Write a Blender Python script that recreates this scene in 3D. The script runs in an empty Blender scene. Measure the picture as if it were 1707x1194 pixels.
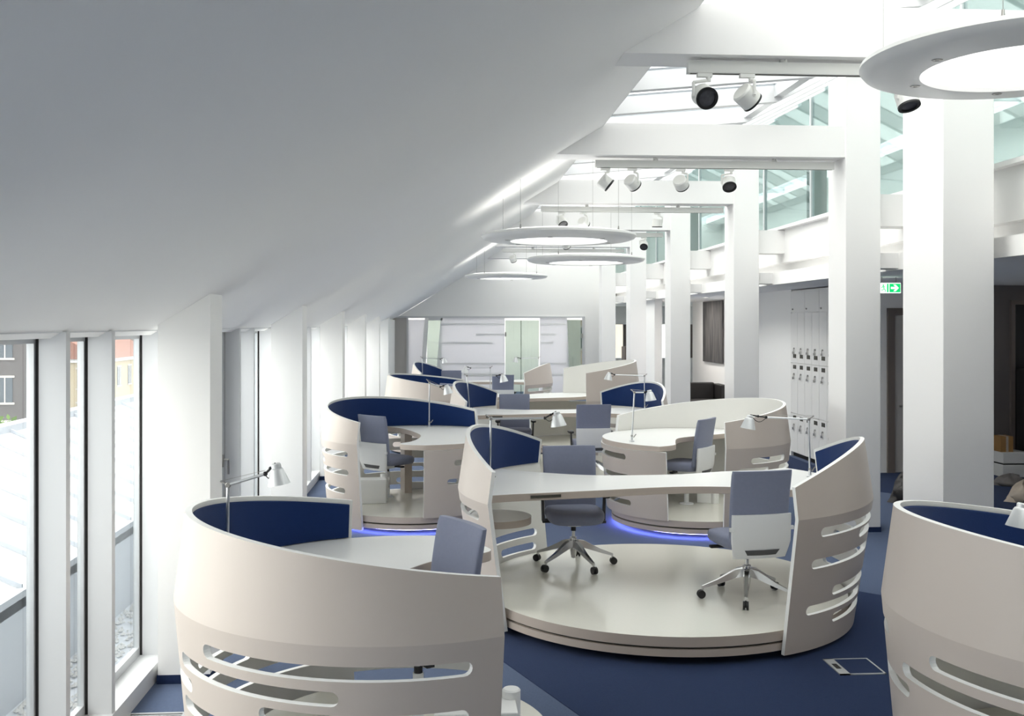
import bpy, bmesh, math, random
from mathutils import Vector, Matrix
from mathutils.geometry import delaunay_2d_cdt
random.seed(7)
PI = math.pi
R_ = math.radians
SC = bpy.context.scene
COL = SC.collection

# ------------------------------------------------------------------ camera, world, exposure
FPX, EYE, VPX, VPY = 1700.0, 2.45, 740.0, 541.0
cam = bpy.data.cameras.new('camera')
cam_o = bpy.data.objects.new('camera', cam)
COL.objects.link(cam_o)
cam.sensor_width = 36.0
cam.lens = FPX / 1707.0 * 36.0
cam.shift_y = -(597.0 - VPY) / 1707.0
cam.clip_end = 400
cam_o.location = (0, 0, EYE)
cam_o.rotation_euler = (PI / 2, 0, -math.atan((853.5 - VPX) / FPX))
SC.camera = cam_o

world = bpy.data.worlds.new('overcast_sky')
SC.world = world
world.use_nodes = True
wn = world.node_tree.nodes
wn['Background'].inputs[0].default_value = (1.0, 0.982, 0.95, 1)
wn['Background'].inputs[1].default_value = 1.0

sun = bpy.data.lights.new('hazy_sun', 'SUN')
sun.energy = 1.0
sun.angle = R_(70)
sun.color = (1.0, 0.97, 0.93)
sun_o = bpy.data.objects.new('hazy_sun', sun)
COL.objects.link(sun_o)
sun_o.location = (-40, 0, 40)
sun_o.rotation_euler = Vector((-0.80, 0.10, 0.55)).to_track_quat('Z', 'Y').to_euler()

vs = SC.view_settings
vs.view_transform = 'Standard'
vs.look = 'None'
vs.gamma = 1.0
vs.use_curve_mapping = False
vs.exposure = 2.08

# ------------------------------------------------------------------ materials
def srgb(r, g, b):
    f = lambda v: (v / 255 / 12.92) if v <= 10.3 else ((v / 255 + 0.055) / 1.055) ** 2.4
    return (f(r), f(g), f(b), 1)

MATS = {}
def mat(name, col, rough=0.5, metal=0.0, spec=0.5, noise=0.0, nscale=8.0, bump=0.0, bscale=60.0, emit=None, estr=0.0, sheen=0.0):
    m = bpy.data.materials.new(name)
    m.use_nodes = True
    nt = m.node_tree
    b = nt.nodes['Principled BSDF']
    b.inputs['Base Color'].default_value = col
    b.inputs['Roughness'].default_value = rough
    b.inputs['Metallic'].default_value = metal
    b.inputs['Specular IOR Level'].default_value = spec
    if sheen:
        b.inputs['Sheen Weight'].default_value = sheen
    tc = nt.nodes.new('ShaderNodeTexCoord')
    if noise > 0:
        nz = nt.nodes.new('ShaderNodeTexNoise')
        nz.inputs['Scale'].default_value = nscale
        nz.inputs['Detail'].default_value = 4
        nt.links.new(tc.outputs['Object'], nz.inputs['Vector'])
        rp = nt.nodes.new('ShaderNodeMapRange')
        rp.inputs['To Min'].default_value = 1 - noise
        rp.inputs['To Max'].default_value = 1 + noise
        nt.links.new(nz.outputs['Fac'], rp.inputs['Value'])
        mx = nt.nodes.new('ShaderNodeVectorMath')
        mx.operation = 'SCALE'
        mx.inputs[0].default_value = col[:3]
        nt.links.new(rp.outputs[0], mx.inputs['Scale'])
        nt.links.new(mx.outputs[0], b.inputs['Base Color'])
    if bump > 0:
        n2 = nt.nodes.new('ShaderNodeTexNoise')
        n2.inputs['Scale'].default_value = bscale
        n2.inputs['Detail'].default_value = 3
        nt.links.new(tc.outputs['Object'], n2.inputs['Vector'])
        bp = nt.nodes.new('ShaderNodeBump')
        bp.inputs['Strength'].default_value = bump
        bp.inputs['Distance'].default_value = 0.01
        nt.links.new(n2.outputs['Fac'], bp.inputs['Height'])
        nt.links.new(bp.outputs[0], b.inputs['Normal'])
    if emit:
        b.inputs['Emission Color'].default_value = emit
        b.inputs['Emission Strength'].default_value = estr
    MATS[name] = m
    return m

def glass(name, tint, refl=(0.9, 0.95, 1, 1), rough=0.0, fac=None):
    m = bpy.data.materials.new(name)
    m.use_nodes = True
    nt = m.node_tree
    nt.nodes.remove(nt.nodes['Principled BSDF'])
    out = nt.nodes['Material Output']
    tr = nt.nodes.new('ShaderNodeBsdfTransparent')
    tr.inputs[0].default_value = tint
    gl = nt.nodes.new('ShaderNodeBsdfGlossy')
    gl.inputs[0].default_value = refl
    gl.inputs['Roughness'].default_value = rough
    mx = nt.nodes.new('ShaderNodeMixShader')
    if fac is None:
        lw = nt.nodes.new('ShaderNodeLayerWeight')
        lw.inputs[0].default_value = 0.5
        pw = nt.nodes.new('ShaderNodeMath'); pw.operation = 'POWER'; pw.inputs[1].default_value = 5.0
        ma = nt.nodes.new('ShaderNodeMath'); ma.operation = 'MULTIPLY_ADD'; ma.inputs[1].default_value = 0.9; ma.inputs[2].default_value = 0.03
        nt.links.new(lw.outputs['Facing'], pw.inputs[0]); nt.links.new(pw.outputs[0], ma.inputs[0])
        nt.links.new(ma.outputs[0], mx.inputs[0])
    else:
        mx.inputs[0].default_value = fac
    nt.links.new(tr.outputs[0], mx.inputs[1])
    nt.links.new(gl.outputs[0], mx.inputs[2])
    nt.links.new(mx.outputs[0], out.inputs[0])
    MATS[name] = m
    return m

mat('plaster', srgb(247, 246, 244), 0.85, noise=0.012, nscale=1.5, bump=0.04, bscale=90)
mat('ceiling_paint', srgb(248, 247, 245), 0.9, noise=0.012, nscale=0.8, bump=0.03, bscale=120)
mat('beam_paint', srgb(238, 237, 236), 0.75, noise=0.01, nscale=2)
mat('carpet_steel', srgb(82, 96, 124), 0.97, spec=0.1, noise=0.16, nscale=55, bump=0.5, bscale=420, sheen=0.1)
mat('carpet_navy', srgb(38, 53, 86), 0.97, spec=0.1, noise=0.16, nscale=55, bump=0.5, bscale=420, sheen=0.05)
mat('aluminium_frame', srgb(196, 198, 200), 0.38, metal=0.35, noise=0.01, nscale=3)
mat('white_frame', srgb(208, 209, 211), 0.45)
mat('gasket', srgb(38, 36, 36), 0.7)
mat('taupe', srgb(199, 188, 179), 0.38, spec=0.45, noise=0.012, nscale=3, bump=0.015, bscale=240)
mat('taupe_edge', srgb(190, 177, 166), 0.42, noise=0.01)
mat('white_laminate', srgb(240, 240, 238), 0.32, spec=0.5)
mat('white_edge', srgb(244, 244, 242), 0.45)
mat('inner_white', srgb(233, 232, 227), 0.5, noise=0.01)
mat('felt', srgb(26, 50, 98), 0.98, spec=0.05, noise=0.08, nscale=30, bump=0.35, bscale=300, sheen=0.15)
mat('chair_fabric', srgb(134, 139, 160), 0.95, spec=0.1, noise=0.06, nscale=40, bump=0.25, bscale=380, sheen=0.2)
mat('chair_plastic', srgb(228, 229, 230), 0.42)
mat('chrome', srgb(208, 208, 208), 0.14, metal=1.0)
mat('black_plastic', srgb(26, 26, 28), 0.5)
mat('dark_grey_plastic', srgb(78, 78, 80), 0.5)
mat('brushed_aluminium', srgb(214, 216, 218), 0.28, metal=0.85)
mat('lamp_shade_metal', srgb(226, 228, 229), 0.4, metal=0.35)
mat('steel', srgb(170, 168, 165), 0.3, metal=0.9)
mat('spot_white', srgb(232, 232, 228), 0.4)
mat('track_white', srgb(226, 226, 222), 0.5)
mat('lens_dark', srgb(72, 72, 76), 0.15, noise=0.3, nscale=40)
mat('ring_white', srgb(238, 238, 236), 0.3)
mat('diffuser', srgb(245, 245, 245), 0.6, emit=(1, 0.99, 0.97, 1), estr=0.36)
mat('added_uplight', srgb(245, 245, 245), 0.6, emit=(1, 0.98, 0.95, 1), estr=0.3)  # unseen glow added on top of the pendants to lighten the sloped ceiling
mat('led_blue', srgb(120, 120, 255), 0.5, emit=(0.30, 0.32, 1.0, 1), estr=7.0)
mat('locker_white', srgb(236, 235, 233), 0.5)
mat('slot_dark', srgb(70, 68, 60), 0.6)
mat('sofa_black', srgb(34, 31, 31), 0.55, noise=0.15, nscale=14)
mat('door_grey', srgb(186, 182, 178), 0.5)
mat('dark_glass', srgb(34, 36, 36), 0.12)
mat('carton', srgb(170, 130, 80), 0.8, noise=0.06)
mat('cloth_beige', srgb(190, 178, 164), 0.95, noise=0.12, nscale=12)
mat('cloth_grey', srgb(120, 116, 114), 0.95, noise=0.2, nscale=25)
mat('sign_green', srgb(10, 160, 85), 0.5, emit=srgb(10, 160, 85), estr=0.5)
mat('sign_white', srgb(240, 245, 240), 0.5, emit=(0.9, 1, 0.92, 1), estr=0.45)
mat('frosted_stripe', srgb(244, 244, 244), 0.4)
mat('metal_roof', srgb(236, 238, 242), 0.45, noise=0.03, nscale=1.2)
mat('roof_seam', srgb(172, 176, 183), 0.5)
mat('parapet_render', srgb(198, 201, 208), 0.8, noise=0.04, nscale=3)
mat('gravel_stone', srgb(200, 198, 196), 0.95, noise=0.3, nscale=60)
mat('facade_yellow', srgb(176, 164, 140), 0.9, noise=0.04, nscale=1)
mat('facade_grey', srgb(92, 88, 88), 0.95, noise=0.2, nscale=0.8)
mat('facade_pink', srgb(168, 150, 142), 0.9, noise=0.06, nscale=1)
mat('roof_tile', srgb(138, 98, 84), 0.9, noise=0.1, nscale=2)
mat('roof_slate', srgb(160, 166, 180), 0.8, noise=0.1, nscale=2)
mat('window_dark', srgb(72, 80, 88), 0.2)
mat('leaf', srgb(92, 122, 44), 0.8, noise=0.25, nscale=3)
mat('bark', srgb(84, 66, 50), 0.9)
mat('interior_grey', srgb(150, 148, 146), 0.8)
mat('corner_shade_tone', srgb(118, 112, 110), 0.8, noise=0.02, nscale=3)  # darkened wall tone, carries the shade of the right corner
mat('office_brown', srgb(120, 110, 104), 0.6)
glass('clear_glass', (0.95, 0.97, 0.965, 1))
glass('roof_glass', (0.92, 0.935, 0.93, 1))
glass('teal_glass', (0.71, 0.785, 0.785, 1), (0.85, 0.95, 0.95, 1), 0.0, 0.12)
glass('pane_far', (0.9, 0.95, 0.93, 1))

# glossy platform top with fine embossed grid
def translucent(name, col, amount=0.5, rough=0.3):
    m = mat(name, col, rough)
    nt = m.node_tree
    b = nt.nodes['Principled BSDF']
    t = nt.nodes.new('ShaderNodeBsdfTranslucent'); t.inputs[0].default_value = col
    mx = nt.nodes.new('ShaderNodeMixShader'); mx.inputs[0].default_value = amount
    nt.links.new(b.outputs[0], mx.inputs[1]); nt.links.new(t.outputs[0], mx.inputs[2])
    nt.links.new(mx.outputs[0], nt.nodes['Material Output'].inputs[0])
translucent('frosted_panel', srgb(240, 240, 242), 0.5)
glass('green_glass_panel', (0.68, 0.73, 0.69, 1), (0.9, 1, 0.95, 1))
glass('green_glass_dark', (0.46, 0.50, 0.47, 1), (0.9, 1, 0.95, 1))
def platform_mat():
    m = mat('platform_top', srgb(222, 220, 210), 0.16, spec=0.5, noise=0.02, nscale=2.5)
    nt = m.node_tree
    b = nt.nodes['Principled BSDF']
    tc = nt.nodes.new('ShaderNodeTexCoord')
    mp = nt.nodes.new('ShaderNodeMapping')
    mp.inputs['Rotation'].default_value = (0, 0, 0.5)
    ck = nt.nodes.new('ShaderNodeTexChecker')
    ck.inputs['Scale'].default_value = 44
    bp = nt.nodes.new('ShaderNodeBump')
    bp.inputs['Strength'].default_value = 0.16
    bp.inputs['Distance'].default_value = 0.002
    nt.links.new(tc.outputs['Object'], mp.inputs[0])
    nt.links.new(mp.outputs[0], ck.inputs['Vector'])
    nt.links.new(ck.outputs['Fac'], bp.inputs['Height'])
    nt.links.new(bp.outputs[0], b.inputs['Normal'])
platform_mat()

def canvas_mat():
    m = mat('dark_canvas', srgb(74, 72, 72), 0.8)
    nt = m.node_tree
    b = nt.nodes['Principled BSDF']
    tc = nt.nodes.new('ShaderNodeTexCoord')
    mp = nt.nodes.new('ShaderNodeMapping')
    mp.inputs['Scale'].default_value = (3, 3, 0.5)
    nz = nt.nodes.new('ShaderNodeTexNoise')
    nz.inputs['Scale'].default_value = 2.5
    nz.inputs['Detail'].default_value = 7
    cr = nt.nodes.new('ShaderNodeValToRGB')
    cr.color_ramp.elements[0].position = 0.35
    cr.color_ramp.elements[0].color = srgb(58, 58, 60)
    cr.color_ramp.elements[1].position = 0.72
    cr.color_ramp.elements[1].color = srgb(98, 94, 93)
    nt.links.new(tc.outputs['Object'], mp.inputs[0])
    nt.links.new(mp.outputs[0], nz.inputs['Vector'])
    nt.links.new(nz.outputs['Fac'], cr.inputs[0])
    nt.links.new(cr.outputs[0], b.inputs['Base Color'])
canvas_mat()

# ------------------------------------------------------------------ mesh helpers
class MB:
    def __init__(self):
        self.v, self.f, self.m = [], [], []
    def add(self, vs, fs, mi=0):
        o = len(self.v)
        self.v += [tuple(p) for p in vs]
        for f in fs:
            self.f.append([i + o for i in f])
            self.m.append(mi)
        return self
    def box(self, x0, x1, y0, y1, z0, z1, mi=0):
        return self.add([(x0, y0, z0), (x1, y0, z0), (x1, y1, z0), (x0, y1, z0), (x0, y0, z1), (x1, y0, z1), (x1, y1, z1), (x0, y1, z1)],
                        [(3, 2, 1, 0), (4, 5, 6, 7), (0, 1, 5, 4), (1, 2, 6, 5), (2, 3, 7, 6), (3, 0, 4, 7)], mi)
    def prism(self, poly, axis, a0, a1, mi=0, top=None, cap0=None):
        """extrude polygon (list of 2D) along axis: 'x' (poly=y,z), 'y' (poly=x,z), 'z' (poly=x,y)"""
        n = len(poly)
        def p(q, a):
            return {'x': (a, q[0], q[1]), 'y': (q[0], a, q[1]), 'z': (q[0], q[1], a)}[axis]
        vs = [p(q, a0) for q in poly] + [p(q, a1) for q in poly]
        self.add(vs, [(i, (i + 1) % n, n + (i + 1) % n, n + i) for i in range(n)], mi)
        o = len(self.v) - 2 * n
        self.f.append([o + i for i in reversed(range(n))]); self.m.append(mi if cap0 is None else cap0)
        self.f.append([o + n + i for i in range(n)]); self.m.append(mi if top is None else top)
        return self
    def lathe(self, prof, n=32, c=(0, 0, 0), mi=0, closed=False, M=None):
        k = len(prof)
        vs = []
        for i in range(n):
            a = 2 * PI * i / n
            for r, z in prof:
                p = Vector((r * math.cos(a), r * math.sin(a), z))
                if M is not None: p = M @ p
                vs.append((p.x + c[0], p.y + c[1], p.z + c[2]))
        fs = []
        for i in range(n):
            j = (i + 1) % n
            for q in range(k if closed else k - 1):
                w = (q + 1) % k
                fs.append((i * k + q, j * k + q, j * k + w, i * k + w))
        return self.add(vs, fs, mi)
    def tube(self, p0, p1, r0, r1=None, n=10, mi=0, cap=True):
        p0, p1 = Vector(p0), Vector(p1)
        r1 = r0 if r1 is None else r1
        d = (p1 - p0).normalized()
        u = d.orthogonal().normalized(); w = d.cross(u)
        vs = []
        for p, r in ((p0, r0), (p1, r1)):
            for i in range(n):
                a = 2 * PI * i / n
                vs.append(p + u * (r * math.cos(a)) + w * (r * math.sin(a)))
        fs = [(i, (i + 1) % n, n + (i + 1) % n, n + i) for i in range(n)]
        if cap: fs += [tuple(reversed(range(n))), tuple(range(n, 2 * n))]
        return self.add(vs, fs, mi)
    def sphere(self, c, r, n=12, mi=0, sz=1.0):
        prof = [(max(r * math.sin(PI * k / (n // 2)), 1e-4), -r * sz * math.cos(PI * k / (n // 2))) for k in range(n // 2 + 1)]
        return self.lathe(prof, n, c, mi)
    def rings(self, rings, mi=0, cap=True):
        n = len(rings[0])
        vs = [p for r in rings for p in r]
        fs = []
        for k in range(len(rings) - 1):
            for i in range(n):
                j = (i + 1) % n
                fs.append((k * n + i, k * n + j, (k + 1) * n + j, (k + 1) * n + i))
        if cap:
            fs += [tuple(reversed(range(n))), tuple(range((len(rings) - 1) * n, len(rings) * n))]
        return self.add(vs, fs, mi)
    def mesh(self, name, mats, smooth=None):
        me = bpy.data.meshes.new(name)
        me.from_pydata(self.v, [], self.f)
        for m in ([mats] if isinstance(mats, str) else mats):
            me.materials.append(MATS[m])
        me.polygons.foreach_set('material_index', self.m)
        bm = bmesh.new(); bm.from_mesh(me)
        bmesh.ops.recalc_face_normals(bm, faces=bm.faces)
        bm.to_mesh(me); bm.free()
        if smooth:
            me.polygons.foreach_set('use_smooth', [True] * len(me.polygons))
            me.set_sharp_from_angle(angle=R_(smooth))
        me.update()
        return me
    def build(self, name, mats, parent=None, smooth=None, loc=None):
        return link(name, self.mesh(name, mats, smooth), parent, loc)

def link(name, me, parent=None, loc=None, rz=None):
    o = bpy.data.objects.new(name, me)
    COL.objects.link(o)
    if parent: o.parent = parent
    if loc: o.location = loc
    if rz is not None: o.rotation_euler = (0, 0, rz)
    return o
def bevel(o, w=0.004, seg=2):
    b = o.modifiers.new('bevel', 'BEVEL'); b.width = w; b.segments = seg; b.limit_method = 'ANGLE'; b.angle_limit = R_(40)
    return o
def empty(name, loc=(0, 0, 0), rz=0.0):
    o = bpy.data.objects.new(name, None)
    o.empty_display_size = 0.2
    COL.objects.link(o); o.location = loc; o.rotation_euler = (0, 0, rz)
    return o
def tag(o, label, cat, group=None):
    o['label'] = label; o['category'] = cat
    if group: o['group'] = group
    return o
def struct(o, label=None):
    o['kind'] = 'structure'
    if label: o['label'] = label
    return o
def sbox(name, m, *b, label=None, parent=None):
    return struct(MB().box(*b).build(name, m, parent), label) if parent is None else MB().box(*b).build(name, m, parent)
def copy_tree(o, parent=None):
    c = o.copy(); COL.objects.link(c)
    if parent: c.parent = parent
    for ch in list(o.children): copy_tree(ch, c)
    return c

# ------------------------------------------------------------------ the room
BAY = 4.65
Y0, Y1 = -10.0, 33.5
XL, XR = -1.594, 4.72
def slope_z(x): return 2.66 + 0.609 * (x - XL)
XE = 1.84                       # upper edge of the sloped ceiling
ZE = slope_z(XE)

# floor: steel-blue carpet with a navy field let into it
fl = MB().box(-2.06, 10.2, Y0 - 0.2, Y1 + 4.5, -0.3, 0.0).build('floor', 'carpet_steel'); struct(fl, 'steel blue carpet floor')
nv = MB().prism([(0.98, 6.0), (1.7, 4.0), (2.3, 1.5), (9.9, 1.5), (9.9, 7.0), (5.9, 7.2), (3.88, 9.03), (3.4, 9.5), (0.0, 9.5), (-0.05, 8.6)], 'z', 0.0, 0.004).build('floor_carpet_field', 'carpet_navy'); struct(nv, 'navy blue carpet field around the pods')
nv2 = MB().prism([(5.2, 16.0), (9.9, 10.0), (9.9, 16.3), (6.4, 16.35), (6.4, 24), (5.3, 24)], 'z', 0.0, 0.004).build('floor_carpet_field', 'carpet_navy'); struct(nv2, 'navy blue carpet in the side aisle')

# sloped ceiling slab
sl = MB().prism([(-2.06, slope_z(-2.06)), (XE, ZE), (XE, ZE + 0.34), (-2.35, slope_z(-2.06) + 0.3), (-2.35, slope_z(-2.06) + 0.02)], 'y', Y0 - 0.2, Y1 + 0.1).build('ceiling', 'ceiling_paint')
struct(sl, 'white sloping attic ceiling')
# walls
sbox('wall_back', 'plaster', -2.3, 10.2, Y0 - 0.2, Y0, 0, 6.4)
sbox('wall_right', 'plaster', 10.0, 10.2, Y0, Y1 + 3, 0, 6.4)
ew = MB().prism([(-1.50, 2.70), (5.15, 2.70), (5.15, 6.2), (3.0, 6.2), (XE, ZE + 0.2), (XE, ZE + 0.02)], 'y', Y1, Y1 + 0.2).build('wall_end', 'plaster'); struct(ew)
sbox('wall_end_side', 'plaster', 4.62, 5.15, Y1, Y1 + 0.2, 0, 2.70)
sbox('wall_end_aisle', 'plaster', 5.15, 10.0, Y1 + 2.6, Y1 + 2.8, 2.45, 6.3)
sbox('wall_end_apron', 'plaster', 5.15, 10.0, Y1 + 2.6, Y1 + 2.8, 0, 1.25)
sbox('wall_end_return', 'plaster', 5.0, 5.15, Y1 + 0.2, Y1 + 2.8, 0, 6.3)
# locker wing and recessed wall at right
sbox('wall_aisle', 'plaster', 6.47, 6.62, 18.66, 21.6, 0, 3.1)
sbox('wall_locker_back', 'plaster', 7.1, 7.2, 16.5, 21.6, 0, 3.1)
sbox('wall_door', 'plaster', 6.47, 8.7, 16.4, 16.5, 0, 3.1)
sbox('wall_corner', 'corner_shade_tone', 8.7, 10.0, 16.4, 16.5, 0, 3.1)  # same wall continued, its shade put into the colour
sbox('wall_niche', 'plaster', 7.30, 7.42, 21.6, 29.6, 0, 3.1)
sbox('wall_niche_return', 'plaster', 6.47, 7.42, 21.55, 21.6, 0, 3.1)
sbox('wall_screen', 'plaster', 5.55, 5.75, 26.6, 30.4, 0, 3.1)
# gallery edge
sbox('ceiling_aisle', 'ceiling_paint', 5.40, 10.0, Y0, Y1 + 2.7, 3.10, 3.30)
sbox('trim_1', 'beam_paint', 5.75, 5.9, Y0, Y1 + 0.2, 3.30, 3.47, label='recessed band under the gallery')
sbox('wall_gallery', 'beam_paint', 5.60, 5.9, Y0, Y1 + 0.2, 3.47, 4.01)
sbox('trim_2', 'beam_paint', 5.50, 5.9, Y0, Y1 + 0.2, 4.01, 4.06, label='white sill ledge of the gallery glazing')
sbox('floor_gallery', 'plaster', 5.9, 10.0, Y0, Y1 + 2.7, 3.6, 3.7)
sbox('ceiling_gallery', 'ceiling_paint', 5.75, 8.7, Y0 - 0.2, Y1 + 3, 6.06, 6.3)
sbox('ceiling_gallery_edge', 'ceiling_paint', 9.4, 10.2, Y0 - 0.2, Y1 + 3, 6.06, 6.3)
grl = empty('window_25', (0, 0, 0)); struct(grl, 'unseen rooflight added to brighten the upper gallery')  # unseen opening added so daylight brightens the space behind the teal glass
for i in range(16):
    MB().box(8.7, 9.4, Y0 + 2.9 * i, Y0 + 2.9 * i + 2.85, 6.15, 6.16).build('pane', 'clear_glass', grl)
    MB().box(8.7, 9.4, Y0 + 2.9 * i + 2.85, Y0 + 2.9 * i + 2.9, 6.1, 6.2).build('bar', 'white_frame', grl)
for k in range(6):
    y = 5.0 + 5.2 * k
    sbox('wall_gallery_pier', 'interior_grey', 7.6, 7.9, y, y + 0.35, 3.7, 6.06)
# columns right
def column(x0, x1, y0, y1, z1, label, base=True):
    c = struct(MB().box(x0, x1, y0, y1, 0, z1).build('column', 'beam_paint'), label)
    bevel(c, 0.006)
    if base:
        MB().box(x0 - 0.006, x1 + 0.006, y0 - 0.006, y1 + 0.006, 0, 0.06).build('skirting', 'carpet_navy', c)
    return c
for k in range(-4, 5):
    y = 11.714 + BAY * k
    column(XR, XR + 0.42, y, y + 0.55, 5.42, 'white square column of the colonnade')
column(XR, XR + 0.50, 9.37, 10.22, 5.42, 'broad white column between two colonnade columns')
# stubs from columns to the gallery
for k in range(-4, 5):
    y = 11.714 + BAY * k
    sbox('beam', 'beam_paint', XR + 0.40, 5.62, y + 0.1, y + 0.45, 3.62, 4.0)
    sbox('beam', 'beam_paint', XR + 0.40, 5.42, y + 0.1, y + 0.45, 3.12, 3.3)
# cross beams
for k in range(-4, 5):
    y = 11.714 + BAY * k
    y += 0.24 if k == -1 else 0
    b = MB().prism([(1.30, 4.42), (XR + 0.01, 4.42), (XR + 0.01, 4.79), (1.80, 4.79)], 'y', y + 0.02, y + 0.40).build('beam', 'beam_paint')
    struct(b, 'white cross beam from ceiling edge to column')
# left columns
for k in range(-3, 6):
    y = 7.09 + 4.56 * k
    c = struct(MB().prism([(XL, 0), (XL, slope_z(XL) + 0.02), (XL - 0.35, slope_z(XL - 0.35) + 0.02), (XL - 0.35, 0)], 'y', y, y + 0.38).build('column', 'plaster'), 'white column between the windows')
    MB().box(XL - 0.356, XL + 0.006, y - 0.006, y + 0.386, 0, 0.06).build('skirting', 'carpet_navy', c)

# ------------------------------------------------------------------ windows of the left wall
FINS = (0.0, 1.0, 1.74, 2.72, 3.46, 4.56)
def sash_handle(parent, x, y, z):
    h = MB().box(x, x + 0.012, y - 0.016, y + 0.016, z - 0.06, z + 0.06)
    h.tube((x, y, z + 0.01), (x + 0.06, y, z + 0.01), 0.011, n=8)
    h.tube((x + 0.055, y, z + 0.01), (x + 0.055, y + 0.012, z - 0.13), 0.010, n=8)
    return h.build('handle', 'steel', parent, smooth=40)
mull = MB().box(-2.12, -1.98, -0.03, 0.03, 0.0, 2.29).mesh('mullion', 'white_frame')
gask = MB().box(-2.137, -2.12, -0.028, 0.028, 0.0, 2.29).mesh('gasket', 'gasket')
WIN = {}
def win_mesh(w):
    if w not in WIN:
        fr = MB()
        h2, t = w / 2, 0.05
        fr.box(-2.175, -2.137, -h2, -h2 + t, 0.0, 2.29).box(-2.175, -2.137, h2 - t, h2, 0.0, 2.29)
        fr.box(-2.175, -2.137, -h2 + t, h2 - t, 0.0, 0.06).box(-2.175, -2.137, -h2 + t, h2 - t, 2.23, 2.29)
        WIN[w] = (fr.mesh('sash_frame', 'aluminium_frame'), MB().box(-2.162, -2.152, -h2 + t - 0.005, h2 - t + 0.005, 0.055, 2.235).mesh('pane', 'clear_glass'))
    return WIN[w]
wi = 0
for k in range(-4, 6):
    wi += 1
    yb = 7.37 + 4.56 * (k - 1)
    w = empty('window_%d' % wi, (0, yb, 0.12)); struct(w, 'tall aluminium window bay on the left')
    for j in range(5):
        link('mullion', mull, w, (0, FINS[j], 0)); link('gasket', gask, w, (0, FINS[j], 0))
        wd = round(FINS[j + 1] - FINS[j], 3); ym = (FINS[j + 1] + FINS[j]) / 2
        fm_, pm_ = win_mesh(wd)
        sf = link('sash_frame', fm_, w, (0, ym, 0)); link('pane', pm_, w, (0, ym, 0))
        if j == 2 and k >= 1:
            MB().box(-2.16, -2.122, FINS[3] - 0.27, FINS[3] - 0.03, 0.0, 2.29).build('sash_stile', 'aluminium_frame', w)
            sash_handle(w, -2.122, FINS[3] - 0.13, 1.02)
sbox('trim_3', 'white_frame', -2.21, -1.97, Y0, Y1, 0.0, 0.12, label='white window sill along the left wall')
sbox('trim_4', 'white_frame', -2.30, -2.0, Y0, Y1, 2.405, 2.45, label='head rail above the windows')
sbox('wall_left_end', 'plaster', -2.3, -1.6, 29.6, Y1 + 0.1, 0, 2.6)
# floor grille
g = tag(empty('floor_grille', (0, 0, 0)), 'pale slotted heating grille in the floor under the windows', 'grille')
MB().box(-1.96, -1.62, 2.9, 6.5, 0.004, 0.006).build('tray', 'slot_dark', g)
fm = MB()
fm.box(-1.97, -1.95, 2.9, 6.53, 0.004, 0.016).box(-1.63, -1.61, 2.9, 6.53, 0.004, 0.016).box(-1.95, -1.63, 6.51, 6.53, 0.004, 0.016).box(-1.95, -1.63, 2.9, 2.92, 0.004, 0.016)
fm.build('frame', 'aluminium_frame', g)
slm = MB().box(-1.95, -1.63, 0, 0.012, 0.006, 0.015).mesh('slat', 'aluminium_frame')
for i in range(70): link('slat', slm, g, (0, 4.85 + i * 0.0236, 0))

# ------------------------------------------------------------------ skylight
prof = [(XE - 0.03, ZE + 0.07), (3.78, 5.0), (5.72, 5.98)]
sky = empty('window_20', (0, 0, 0)); struct(sky, 'glazed roof over the hall')
def strip_prism(mb, p, y0, y1, off0, off1, mi=0):
    poly = [(x, z + off0) for x, z in p] + [(x, z + off1) for x, z in reversed(p)]
    return mb.prism(poly, 'y', y0, y1, mi)
raf = strip_prism(MB(), prof, -0.05, 0.05, -0.02, 0.17).mesh('rafter', 'white_frame')
cap = strip_prism(MB(), prof, -0.055, 0.055, 0.17, 0.19).mesh('gasket', 'gasket')
caplo = strip_prism(MB(), prof, 0.05, 0.075, 0.10, 0.13).mesh('gasket', 'gasket')
RS = BAY / 4
pn0 = strip_prism(MB(), prof[:2], 0.055, RS - 0.055, 0.15, 0.16).mesh('pane', 'roof_glass')
pn1 = strip_prism(MB(), prof[1:], 0.055, RS - 0.055, 0.15, 0.16).mesh('pane', 'roof_glass')
y = 11.4 - RS * 9
while y < Y1 + 0.3:
    link('rafter', raf, sky, (0, y, 0)); link('gasket', cap, sky, (0, y, 0)); link('gasket', caplo, sky, (0, y, 0))
    link('pane', pn0, sky, (0, y, 0)); link('pane', pn1, sky, (0, y, 0))
    y += RS
MB().box(3.74, 3.84, 1.0, Y1, 5.03, 5.16).build('purlin', 'aluminium_frame', sky)
sbox('trim_5', 'white_frame', XE - 0.12, XE + 0.02, Y0, Y1, ZE + 0.02, ZE + 0.24, label='curb where the roof glazing meets the ceiling')
struct(strip_prism(MB(), prof, Y0, 11.4 - RS * 9 - 0.06, 0.0, 0.3).build('rear_shade_slab', 'ceiling_paint'), 'unseen white roof slab added to darken the rear of the hall')  # opaque slab added behind the camera to cut frontal skylight
# gallery glazing
gal = empty('window_21', (0, 0, 0)); struct(gal, 'teal tinted glazing of the upper gallery')
gp = MB().box(5.66, 5.675, 0.02, 2.28, 4.06, 5.98).mesh('pane', 'teal_glass')
gm = MB().box(5.64, 5.70, -0.02, 0.02, 4.06, 5.98).mesh('mullion', 'aluminium_frame')
for i in range(19):
    yy = Y0 + 0.1 + 2.3 * i
    link('pane', gp, gal, (0, yy, 0)); link('mullion', gm, gal, (0, yy, 0))

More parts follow.
